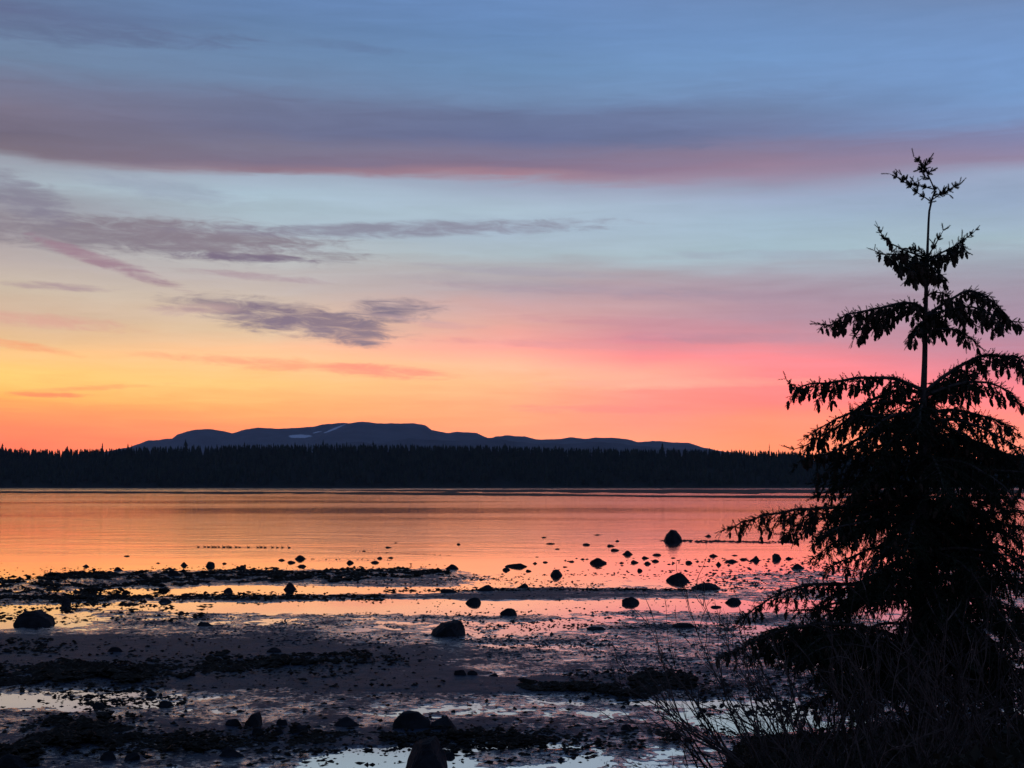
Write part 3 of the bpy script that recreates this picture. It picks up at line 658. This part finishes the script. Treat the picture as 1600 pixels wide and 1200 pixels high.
fr = [(0,270,900,950,900),(60,720,886,916,1500),(0,620,926,942,500),(0,260,1038,1082,900),(140,560,1024,1062,900),(30,240,1122,1180,700),(200,920,1142,1182,1200),(700,1150,1140,1172,600),(880,1110,1050,1096,600),(0,700,1000,1085,900),(0,1000,1088,1200,900)]
sw += [region(a, b, c, d, n, .03, .16) for a, b, c, d, n in fr]
sw = [clump(s, 0.95, keepv.get(i, .36), 40 + i) for i, s in enumerate(sw)]
sw = np.concatenate(sw); lift = np.clip(fbm(sw[:, 0] / 0.9, sw[:, 1] / 1.2, 77, 3) - .4, 0, 1) * rng.uniform(0, .45, len(sw))
scatter('seaweed', 'ragged dark seaweed and weedy stones heaped in low bars across the flat', 'seaweed', M['weed'], np.column_stack([sw, lift]), flat=0.5)

# ------------------------------------------------------------------ birds floating in a line
def bird_geo():
    b = Buf(); V, Fc = ico(2)
    B = V * np.array([.11, .06, .045]); B[:, 2] += .03 + np.clip(-V[:, 0], 0, 1) ** 2 * .02; b.add(B, Fc)
    b.tube([(.07, 0, .04), (.095, 0, .085), (.10, 0, .11)], [.028, .018, .018], 6)
    b.add(V * .026 + np.array([.108, 0, .118]), Fc); b.tube([(.125, 0, .118), (.16, 0, .112)], [.009, .003], 4)
    return b
first = None
birds = [(310,855),(320,854.8),(326,855.2),(332.5,855),(337,855.2),(342,855),(350,855.3),(355.5,855),(360,855.4),(369,855.2),(374.5,855.5),(388.5,855.4),(403,855.6),(408,855.4),(414.5,855.7),(426,855.6),(433.5,855.8),(441.5,855.7),(452,855.9)]
for i, (u, v) in enumerate(birds):
    if first is None: first = bird_geo().build('bird', M['bird']); o = first
    else: o = first.copy(); col.objects.link(o)
    p = on_ground(u, v); o.location = (p.x, p.y, 0); o.rotation_euler = (0, 0, R(180 + random.uniform(-25, 25))); s_ = random.uniform(.95, 1.3); o.scale = (s_, s_, s_)
    tag(o, 'tiny dark bird in the single file line floating on the orange water at left', 'bird', 'birds floating in single file on the water')

# ------------------------------------------------------------------ the spruce
TD = 12.0; PX = TD / F
rt = np.random.default_rng(23)
def resample(pts, step):
    P = np.array([tuple(p) for p in pts]); out = []
    for i in range(len(P) - 1):
        p0 = P[max(i - 1, 0)]; p1 = P[i]; p2 = P[i + 1]; p3 = P[min(i + 2, len(P) - 1)]
        n = max(1, int(np.linalg.norm(p2 - p1) / step))
        for t in np.linspace(0, 1, n, endpoint=False):
            out.append(.5 * ((2 * p1) + (-p0 + p2) * t + (2 * p0 - 5 * p1 + 4 * p2 - p3) * t * t + (-p0 + 3 * p1 - 3 * p2 + p3) * t ** 3))
    out.append(P[-1]); return np.array(out)
trunk_px = [(1437,1175,.095),(1438,1050,.085),(1439,900,.07),(1441,780,.055),(1442,700,.042),(1443,620,.029),(1445,560,.0235),(1446,500,.021),(1448,430,.016),(1450,370,.0105),(1452,330,.009),(1456,312,.008),(1461,298,.007),(1455,284,.0055),(1449,271,.005),(1444,262,.004)]
base = at(trunk_px[0][0], trunk_px[0][1], TD)
base.z = float(bank_h(np.array([base.x]), np.array([TD]))[0]) - 0.05
tree = empty('spruce_tree', base); tag(tree, 'tall dark spruce with sparse top, cone laden whorls and drooping branches at the right', 'tree')
tb = Buf()
tp = [at(u, v, TD) for u, v, r in trunk_px]; tp = [Vector((base.x, TD, base.z))] + tp
tr = [.12] + [r for *_, r in trunk_px]
tpr = resample(tp, .08); d0 = np.linspace(0, 1, len(tp)); trr = np.interp(np.linspace(0, 1, len(tpr)), np.concatenate([[0], np.cumsum([np.linalg.norm(np.array(tp[i + 1]) - np.array(tp[i])) for i in range(len(tp) - 1)])]) / sum((tp[i + 1] - tp[i]).length for i in range(len(tp) - 1)), tr)
tb.tube(tpr, trr, 9); tb.build('trunk', M['bark'], tree, origin=base)
# templates
def shoot_arrays(O, Dr, Ln, Wd, NN=20, wd=0.0034):
    """needle brushes for many shoots at once"""
    n = len(O); Dr = Dr / (np.linalg.norm(Dr, axis=1, keepdims=True) + 1e-9)
    A = np.cross(Dr, np.array([.3, .5, .81])); A /= (np.linalg.norm(A, axis=1, keepdims=True) + 1e-9); B = np.cross(Dr, A)
    t = (np.arange(NN) + .5) / NN * 1.0; ph = np.arange(NN) * 2.39996
    ph = ph[None] + rt.uniform(0, 6.28, (n, 1)); rad = np.cos(ph)[..., None] * A[:, None] + np.sin(ph)[..., None] * B[:, None]
    tang = -np.sin(ph)[..., None] * A[:, None] + np.cos(ph)[..., None] * B[:, None]
    bs = O[:, None] + Dr[:, None] * (Ln[:, None] * t[None])[..., None]
    nl = Wd[:, None] * rt.uniform(.75, 1.15, (n, NN)) * (1 - .35 * (t[None] > .88))
    tip = bs + (rad * .80 + Dr[:, None] * .62) * nl[..., None]
    V = np.stack([bs + tang * wd, bs - tang * wd, tip], 2).reshape(-1, 3)
    Fc = np.arange(len(V)).reshape(-1, 3); return V, Fc
def cone_geo(k=8, rows=7):
    Vs = []
    for i in range(rows):
        t = i / (rows - 1); r = .0145 * math.sin(math.pi * (0.12 + 0.83 * t)) ** .7; r *= 1.16 if i % 2 else .90
        for j in range(k): th = 2 * math.pi * (j + .5 * (i % 2)) / k; Vs.append((r * math.cos(th), r * math.sin(th), -.070 * t))
    Vs.append((0, 0, -.074)); Vs.append((0, 0, .002)); Fs = []
    for i in range(rows - 1):
        for j in range(k):
            a, b = i * k + j, i * k + (j + 1) % k; Fs += [(a, a + k, b + k), (a, b + k, b)]
    for j in range(k): Fs += [((rows - 1) * k + j, rows * k, (rows - 1) * k + (j + 1) % k), (j, (j + 1) % k, rows * k + 1)]
    return np.array(Vs), np.array(Fs)
NSH = 0; CV, CF = cone_geo(); CV2, CF2 = cone_geo(5, 5); cone_mesh = None; cones_left = 300
def branch(pts, r0, lmax=.32, dens=1.0, cones=.35, lift=0.0, single=False, bare=0.06, first_n=0):
    """one limb with its wood, foliage and cones"""
    global cone_mesh, cones_left
    P = resample(pts, .045); n = len(P); S = np.linspace(0, 1, n); Ltot = np.linalg.norm(np.diff(P, axis=0), axis=1).sum()
    wob = np.cumsum(rt.normal(0, .0055, (n, 3)), axis=0) * S[:, None]; P = P + wob
    wood = Buf(); wood.tube(P, r0 * (1 - S) ** .8 + .0022, 6)
    so, sd, sl, sw_ = [], [], [], []; cn = []
    T = np.gradient(P, axis=0); T /= np.linalg.norm(T, axis=1, keepdims=True) + 1e-9
    up = np.array([0, 0, 1.])
    k = 0; s = bare
    while s < 1.0:
        i = int(s * (n - 1)); p = P[i]; tg = T[i]; lat = np.cross(tg, up); lat /= np.linalg.norm(lat) + 1e-6
        side = 1 if k % 2 else -1; k += 1
        prof = min(1, .35 + 2.2 * s) * (1 - s ** 3.5) ** .8
        Lb = lmax * prof * rt.uniform(.55, 1.15)
        dn = rt.uniform(-.1, .6) if lift == 0 else rt.uniform(-.5, .25)
        d = tg * rt.uniform(.25, .75) + lat * side * rt.uniform(.4, 1.0) - up * dn; d /= np.linalg.norm(d)
        if Lb > .05:
            m = 6; q = [p]; dd = d.copy()
            for j in range(m):
                dd = dd - up * (.12 if lift == 0 else -.05) + rt.normal(0, .08, 3); dd /= np.linalg.norm(dd); q.append(q[-1] + dd * Lb / m)
            q = np.array(q); wood.tube(q, np.linspace(.0035, .0014, m + 1), 4)
            x = .02
            while x < Lb:
                f = x / Lb * m; j = min(int(f), m - 1); o = q[j] + (q[j + 1] - q[j]) * (f - j); dj = q[j + 1] - q[j]; dj /= np.linalg.norm(dj) + 1e-9
                sdv = np.cross(dj, rt.normal(size=3)); sdv /= np.linalg.norm(sdv) + 1e-9
                so.append(o); sd.append(dj * .75 + sdv * .75 - up * .12); sl.append(rt.uniform(.03, .06)); sw_.append(rt.uniform(.011, .015))
                if rt.random() < .5:
                    so.append(o); sd.append(dj); sl.append(.04); sw_.append(.012)
                if rt.random() < cones * .55: cn.append(o + rt.normal(0, .006, 3))
                x += rt.uniform(.017, .028) / dens
            so.append(q[-1]); sd.append(q[-1] - q[-2]); sl.append(rt.uniform(.035, .07)); sw_.append(.013)
            if rt.random() < cones: cn.append(q[-1])
        else:
            for q_ in (-1, 1):
                dv = tg * .75 + (np.cross(tg, np.array([0, 1., 0])) * q_ + rt.normal(0, .35, 3)) * .6; so.append(p); sd.append(dv); sl.append(rt.uniform(.025, .055) * (1.15 - .4 * s)); sw_.append(.0125)
        if s > .12: so.append(p); sd.append(tg + rt.normal(0, .12, 3)); sl.append(.045); sw_.append(.0125)
        for q_ in range(2):
            if rt.random() < .75: dv = tg * .6 + rt.normal(0, .45, 3) + up * .55; so.append(p); sd.append(dv); sl.append(rt.uniform(.03, .075)); sw_.append(.0125)
        s += rt.uniform(.022, .040) / dens / max(Ltot, .05)
    for j in range(3 if Ltot > .25 else 1):
        so.append(P[-1]); sd.append(T[-1] + rt.normal(0, .38, 3)); sl.append(rt.uniform(.05, .09)); sw_.append(.012)
    global NSH; NSH += len(so)
    wb = wood.build('branch', M['bark'], tree, origin=base)
    V, Fc = shoot_arrays(np.array(so), np.array(sd), np.array(sl), np.array(sw_) * (1.3 if lift else 1.05 if single else 1.15), 46 if lift else 30 if single else 15, .0026 if lift or single else .0046)
    f = mesh_np('foliage', V - np.array(tuple(base)), Fc, M['needle'], smooth=False); f.parent = wb
    rest = Buf()
    for c in cn:
        c = c - np.array(tuple(base)); rot = (rt.uniform(-.35, .35), rt.uniform(-.35, .35), rt.uniform(0, 6)); sc = rt.uniform(.8, 1.15)
        if cones_left > 0 and single:
            if cone_mesh is None:
                o = mesh_np('cone', CV, CF, M['cone'], smooth=False); cone_mesh = o.data
            else: o = bpy.data.objects.new('cone', cone_mesh); col.objects.link(o)
            o.parent = wb; o.location = c; o.rotation_euler = rot; o.scale = (sc,) * 3; cones_left -= 1
        else:
            from mathutils import Euler
            Mx = np.array(Euler(rot).to_matrix()); rest.add((CV2 * sc) @ Mx.T + c, CF2)
    if rest.n: o = rest.build('cones', M['cone'], wb, smooth=False); o['kind'] = 'stuff'
    return wb
def limb(px, r0, dep=0.0, **kw):
    """px: photo pixels from trunk to tip; dep: how far the tip comes towards (-) or away (+) in metres"""
    n = len(px); pts = [at(u, v, TD + dep * (i / (n - 1)) ** 1.2) for i, (u, v) in enumerate(px)]
    branch(pts, r0, **kw)
# top tufts
limb([(1456,316),(1445,307),(1434,300),(1424,292)], .0035, -.05, lmax=.05, lift=1, cones=0, dens=1.0, bare=.25)
limb([(1424,292),(1412,284),(1400,277),(1390,273)], .0028, -.08, lmax=.05, lift=1, cones=0, bare=.02)
limb([(1461,296),(1448,293),(1436,291),(1424,288),(1410,277)], .003, .06, lmax=.06, lift=1, cones=0, bare=.15)
limb([(1457,312),(1468,304),(1482,297),(1497,288)], .0032, .05, lmax=.05, lift=1, cones=0, bare=.2)
limb([(1459,306),(1470,302),(1480,306)], .0025, -.05, lmax=.03, lift=1, cones=0, bare=.3)
limb([(1444,264),(1440,258),(1434,252),(1427,245)], .0025, 0, lmax=.05, lift=1, cones=0, bare=0)
limb([(1444,264),(1447,259),(1451,255),(1456,251)], .0025, .03, lmax=.05, lift=1, cones=0, bare=0)
limb([(1446,268),(1440,266),(1433,268)], .0025, -.03, lmax=.04, lift=1, cones=0, bare=0)
limb([(1449,272),(1453,268),(1457,266)], .0025, .03, lmax=.03, lift=1, cones=0, bare=0)
limb([(1452,280),(1446,277),(1442,278)], .002, .03, lmax=.03, lift=1, cones=0, bare=0)
# second whorl
kw = dict(single=True, cones=.9)
limb([(1449,408),(1432,398),(1412,392),(1396,384),(1386,376),(1378,362)], .007, -.15, lmax=.12, **kw)
limb([(1449,410),(1425,400),(1400,395),(1384,394),(1368,388)], .006, .22, lmax=.13, **kw)
limb([(1449,406),(1465,398),(1485,388),(1505,376),(1518,368),(1527,361)], .007, .1, lmax=.11, **kw)
limb([(1449,408),(1468,400),(1490,392),(1504,386),(1508,366)], .006, -.2, lmax=.10, **kw)
limb([(1449,402),(1456,390),(1463,376),(1470,362)], .005, .0, lmax=.05, lift=1, cones=0)
limb([(1449,404),(1440,395),(1430,388),(1418,384)], .004, -.2, lmax=.05, lift=1, cones=0)
limb([(1449,412),(1440,420),(1430,432),(1424,444)], .006, -.3, lmax=.12, **kw)
limb([(1450,414),(1460,420),(1468,430),(1474,444)], .006, -.25, lmax=.10, **kw)
limb([(1449,412),(1436,410),(1422,414),(1410,424)], .006, -.35, lmax=.13, **kw)
limb([(1449,412),(1450,425),(1446,438)], .006, .3, lmax=.12, **kw)
# third whorl
kw = dict(single=True, cones=.75)
limb([(1448,487),(1430,475),(1405,474),(1375,481),(1345,487),(1320,493),(1298,508),(1275,504)], .012, -.25, lmax=.26, **kw)
limb([(1448,488),(1425,480),(1400,482),(1370,492),(1345,512),(1330,525)], .010, .3, lmax=.22, **kw)
limb([(1448,492),(1470,478),(1492,465),(1512,456),(1535,463),(1558,480),(1578,500),(1600,506)], .012, .2, lmax=.24, **kw)
limb([(1448,494),(1480,484),(1520,478),(1550,490),(1566,512)], .010, -.35, lmax=.26, **kw)
limb([(1449,520),(1470,514),(1492,516),(1512,528),(1530,543)], .008, -.3, lmax=.15, cones=.4, single=True)
limb([(1448,497),(1440,505),(1432,518),(1424,535)], .008, -.4, lmax=.16, **kw)
limb([(1449,462),(1458,457),(1470,458),(1480,466)], .005, -.2, lmax=.09, **kw)
limb([(1448,492),(1462,500),(1474,512)], .006, .4, lmax=.12, **kw)
# fourth whorl and down
limb([(1446,612),(1425,602),(1395,592),(1365,592),(1335,594),(1300,600),(1262,604),(1238,614),(1225,597)], .016, -.3, lmax=.28, cones=.45)
limb([(1445,616),(1410,608),(1375,618),(1345,632),(1322,652),(1290,672),(1255,690),(1233,694)], .016, .3, lmax=.24, cones=.4)
limb([(1446,612),(1475,588),(1505,570),(1532,558),(1560,558),(1590,562),(1630,590)], .016, .2, lmax=.32, cones=.4, dens=1.1)
limb([(1446,618),(1480,606),(1520,598),(1560,608),(1595,640)], .015, -.4, lmax=.30, cones=.35)
limb([(1446,622),(1470,600),(1500,590),(1530,580)], .012, .6, lmax=.3, cones=.35)
limb([(1445,645),(1490,640),(1530,645),(1565,655),(1598,674)], .015, .3, lmax=.25, cones=.3)
limb([(1445,650),(1400,650),(1355,648),(1330,640)], .013, -.5, lmax=.25, cones=.3)
limb([(1445,660),(1400,660),(1350,680),(1300,705),(1262,712),(1240,728)], .016, -.35, lmax=.28, cones=.3)
limb([(1445,672),(1480,668),(1515,680),(1545,704)], .013, -.3, lmax=.25, cones=.3)
limb([(1444,700),(1490,690),(1530,702),(1590,715),(1640,735)], .015, .3, lmax=.3, cones=.2)
limb([(1443,722),(1400,728),(1350,745),(1300,765),(1264,779)], .016, .2, lmax=.28, cones=.2)
limb([(1443,722),(1390,735),(1360,755),(1330,772)], .015, -.5, lmax=.26, cones=.2)
limb([(1443,735),(1490,725),(1540,735),(1600,742),(1660,765)], .016, -.3, lmax=.32, cones=.2)
limb([(1442,790),(1395,782),(1340,792),(1290,797),(1245,800),(1205,808),(1165,822),(1127,838)], .018, -.4, lmax=.30, cones=.2)
limb([(1442,800),(1400,795),(1340,805),(1280,815),(1225,840)], .017, .5, lmax=.34, cones=.2)
limb([(1442,805),(1380,812),(1320,825),(1270,842)], .017, -.6, lmax=.34, cones=.15)
limb([(1442,790),(1490,780),(1540,800),(1590,795),(1640,812)], .017, -.2, lmax=.32, cones=.2)
limb([(1441,845),(1390,850),(1330,870),(1290,885)], .016, -.3, lmax=.26, cones=.1)
limb([(1441,930),(1380,918),(1310,912),(1250,914),(1200,930),(1170,948),(1148,968)], .02, -.5, lmax=.26, cones=.2)
limb([(1441,935),(1380,935),(1320,940),(1280,950),(1240,955)], .018, .4, lmax=.3, cones=.1)
limb([(1441,930),(1500,915),(1560,905),(1640,915)], .018, .3, lmax=.3, cones=.1)
limb([(1440,1010),(1370,985),(1300,975),(1240,982),(1180,1005),(1122,1032)], .022, -.6, lmax=.38, cones=.1, dens=1.25)
limb([(1440,1015),(1370,1000),(1310,990),(1255,1000),(1200,1030)], .02, -.2, lmax=.38, cones=.1, dens=1.25)
limb([(1440,1020),(1370,1010),(1300,1010),(1240,1035)], .02, -.9, lmax=.38, cones=.1, dens=1.1)
limb([(1440,1015),(1500,1000),(1560,1005),(1640,1020)], .02, -.5, lmax=.35, cones=.1)
for k_ in range(20):
    v_ = 790 + k_ * 15; u_ = rt.uniform(1545, 1690)
    limb([(1442, v_), (1480, v_ - 8), (1520 + .2 * (u_ - 1545), v_ - 6), (u_, v_ + rt.uniform(8, 30))], .014, rt.uniform(-.7, .9), lmax=.36, cones=.08, dens=1.0)
for k_, (u_, v_, d_) in enumerate([(1185,1012,-.3),(1215,1045,-.8),(1260,1060,.1),(1160,1035,-.5),(1290,1075,-1.0),(1230,1020,.5)]):
    limb([(1440, 1022 + k_ * 6), (1370, 1000 + k_ * 5), (1300, 990 + k_ * 4), (max(u_ + 40, 1225), v_ - 28), (u_, v_)], .018, d_, lmax=.36, cones=.1, dens=1.1)
# limbs all round the trunk that fill the crown
wv, ww = [600, 640, 700, 780, 850, 900, 960, 1040, 1100], [90, 170, 185, 175, 190, 165, 190, 210, 190]
v = 628
while v < 1090:
    a = rt.uniform(0, 2 * math.pi); wid = np.interp(v, wv, ww) * rt.uniform(.75, 1.1)
    ca, sa = math.cos(a), math.sin(a); x = ca * wid; dep = sa * wid * PX * .95
    if 820 < v < 1000 and ca > 0.3: x *= .8
    dr = 22 + .14 * wid
    limb([(1442, v), (1442 + x * .3, v - 10), (1442 + x * .65, v + dr * .2), (1442 + x, v + dr)], .015, dep, lmax=.34, cones=.06, dens=1.0)
    v += rt.uniform(5.5, 8.5)
print('SHOOTS', NSH)

# ------------------------------------------------------------------ bare shrubs on the bank
def shrub(u, D, hgt, lean, nst, lab, seed, spread=.6, fine=1.0):
    r_ = np.random.default_rng(seed)
    X = (u - 800) / F * D; z = float(bank_h(np.array([X]), np.array([D]))[0])
    root = empty('bare_shrub', (X, D, z)); tag(root, lab, 'shrub', 'leafless shrubs on the bank')
    o = np.zeros(3)
    for s in range(nst):
        a = r_.uniform(0, 6.28); b = Buf(); L_ = hgt * r_.uniform(.6, 1.15)
        d = np.array([lean + spread * math.cos(a), spread * .7 * math.sin(a), 1.0]); d /= np.linalg.norm(d)
        p = o + np.array([r_.normal(0, .10), r_.normal(0, .10), -.06]); m = 13; P = [p]; dd = d.copy(); bend = r_.normal(0, .035, 3)
        for j in range(m):
            dd = dd + bend + r_.normal(0, .075, 3) + np.array([0, 0, .015]); dd /= np.linalg.norm(dd); P.append(P[-1] + dd * L_ / m)
        r0 = r_.uniform(.0055, .0095); P = np.array(P); b.tube(P, np.linspace(r0, .0014, m + 1), 5)
        for j in range(2, m + 1):
            for _ in range(r_.integers(0, 2) + (r_.random() < .3)):
                t = P[j] - P[j - 1]; t /= np.linalg.norm(t); q = [P[j]]; e = t + r_.normal(0, .36, 3); e /= np.linalg.norm(e); l2 = L_ * r_.uniform(.12, .38) * (1 - .5 * j / m) * fine
                for k in range(6):
                    e = e + r_.normal(0, .12, 3) + np.array([0, 0, .06]); e /= np.linalg.norm(e); q.append(q[-1] + e * l2 / 6)
                q = np.array(q); b.tube(q, np.linspace(r0 * .45, .0009, 7), 4)
                for k in range(2, 6):
                    if r_.random() < .35:
                        e2 = (q[k] - q[k - 1]); e2 /= np.linalg.norm(e2); e2 = e2 + r_.normal(0, .6, 3); e2 /= np.linalg.norm(e2)
                        g2 = np.array([q[k], q[k] + e2 * l2 * .16, q[k] + e2 * l2 * .3 + np.array([0, 0, .01])]); b.tube(g2, [.0016, .0012, .0007], 3)
        b.build('stem', M['twig'], root)
shrubs = [
 (1190,9.4,1.10,-.75,9,'leafless shrub fanning long thin twigs to the left in front of the wet flat'),
 (1135,9.0,.80,-.85,6,'low leafless shrub leaning hardest left, its twig tips over the pale streaks'),
 (1165,10.0,1.25,-1.0,6,'widest leafless shrub, its long twigs reaching farthest left over the mud'),
 (1205,8.7,1.25,-.9,6,'leafless shrub with coarse dark stems crossing the pale streaks at a low angle'),
 (1225,10.4,1.15,-.45,8,'leafless shrub directly under the lowest drooping spruce branch'),
 (1095,8.6,.55,-.6,5,'smallest leafless shrub at the left foot of the bank by the bottom edge'),
 (1275,9.0,1.05,-.2,8,'upright leafless shrub in front of the lower left of the spruce'),
 (1330,8.4,1.2,-.15,8,'leafless shrub with pale twigs left of the spruce trunk base'),
 (1385,9.4,1.35,.1,8,'leafless shrub standing just left of the spruce trunk base'),
 (1420,8.2,1.15,.25,7,'leafless shrub right in front of the spruce trunk base'),
 (1470,9.2,1.55,-.1,8,'tall leafless shrub just right of the spruce trunk base'),
 (1505,8.1,1.35,-.25,8,'leafless shrub with crooked pale stems in the lower right'),
 (1545,9.6,1.7,.0,8,'tallest leafless shrub near the right edge reaching the lower spruce limbs'),
 (1580,8.3,1.4,-.2,8,'leafless shrub nearest the right edge at the bottom corner'),
 (1610,10.2,1.7,-.2,7,'leafless shrub partly cut by the right edge behind the others'),
 (1300,11.0,1.1,-.3,7,'leafless shrub farther back between two shrubs under the spruce'),
 (1650,9.0,1.5,-.4,7,'leafless shrub rooted beyond the right edge, twigs reaching into view'),
 (1360,7.6,.8,.1,7,'short leafless shrub lowest in the view left of the trunk'),
 (1250,8.0,.75,-.35,7,'short leafless shrub at the bottom edge below the drooping branch'),
 (1450,7.5,.9,-.1,7,'short tangled shrub at the bottom edge below the trunk')]
for i, (u, D, h_, ln, ns, lab) in enumerate(shrubs): shrub(u, D, h_ * (1 if i < 6 else .85), ln, ns, lab, 300 + i)

# undergrowth: tangled dead stalks and small leaves over the bank
ub = Buf(); ru = np.random.default_rng(77)
nU = 32000
X = ru.uniform(.9, 8.5, nU); Y = ru.uniform(7.0, 14.8, nU)
keep = (X > Y * (.152 + ru.normal(0, .012, nU))) & (X < Y * .5); X, Y = X[keep], Y[keep]; n = len(X)
hmp = fbm(X / .7, Y / .7, 91, 3); Z = bank_h(X, Y); lift = np.clip(hmp - .25, 0, 1) * .6 * (.12 + .88 * sstep(X / Y, .19, .27)) + .03
Zp = Z + lift * ru.uniform(0, 1, n) ** .7
O = np.stack([X, Y, Zp], 1); D1 = ru.normal(size=(n, 3)); D1 /= np.linalg.norm(D1, axis=1, keepdims=True); D2 = np.cross(D1, ru.normal(size=(n, 3))); D2 /= np.linalg.norm(D2, axis=1, keepdims=True)
s1 = ru.uniform(.012, .05, n)[:, None]; s2 = s1 * ru.uniform(.25, .7, n)[:, None]
V = np.stack([O - D1 * s1, O + D2 * s2, O + D1 * s1, O - D2 * s2], 1).reshape(-1, 3)
ub.add(V, np.concatenate([np.arange(n)[:, None] * 4 + np.array([[0, 1, 2]]), np.arange(n)[:, None] * 4 + np.array([[0, 2, 3]])]))
for i in range(1500):
    x = ru.uniform(1.1, 7.5); y = ru.uniform(7.2, 14.5)
    if x > y * .45 or x < y * .155: continue
    z = float(bank_h(np.array([x]), np.array([y]))[0]); d = ru.normal(0, .5, 3) + np.array([0, 0, .8]); d /= np.linalg.norm(d); L_ = ru.uniform(.2, .7); P = [np.array([x, y, z])]
    for k in range(5): d = d + ru.normal(0, .22, 3) - np.array([0, 0, .06]); d /= np.linalg.norm(d); P.append(P[-1] + d * L_ / 5)
    ub.tube(P, np.linspace(.003, .001, 6), 3)
tag(ub.build('undergrowth', M['undergrowth'], smooth=False), 'dark tangle of dead stalks and small leaves covering the near bank', 'undergrowth', kind='stuff')

# ------------------------------------------------------------------ haze
HZN = 1.55e-5
def haze():
    x0, x1, y0, y1, z0, z1 = -15300, 15300, -500, 24000, -2.0, 960
    V = np.array([(x, y, z) for z in (z0, z1) for y in (y0, y1) for x in (x0, x1)])
    Fc = np.array([(0, 2, 3, 1), (4, 5, 7, 6), (0, 1, 5, 4), (2, 6, 7, 3), (0, 4, 6, 2), (1, 3, 7, 5)])
    m = bpy.data.materials.new('haze'); m.use_nodes = True; t = m.node_tree; t.nodes.clear()
    v = t.nodes.new('ShaderNodeVolumePrincipled'); v.inputs['Color'].default_value = (.60, .75, 1, 1); v.inputs['Density'].default_value = HZN
    o = t.nodes.new('ShaderNodeOutputMaterial'); t.links.new(v.outputs[0], o.inputs['Volume'])
    tag(mesh_np('haze', V, Fc, m, smooth=False), kind='stuff')
haze()
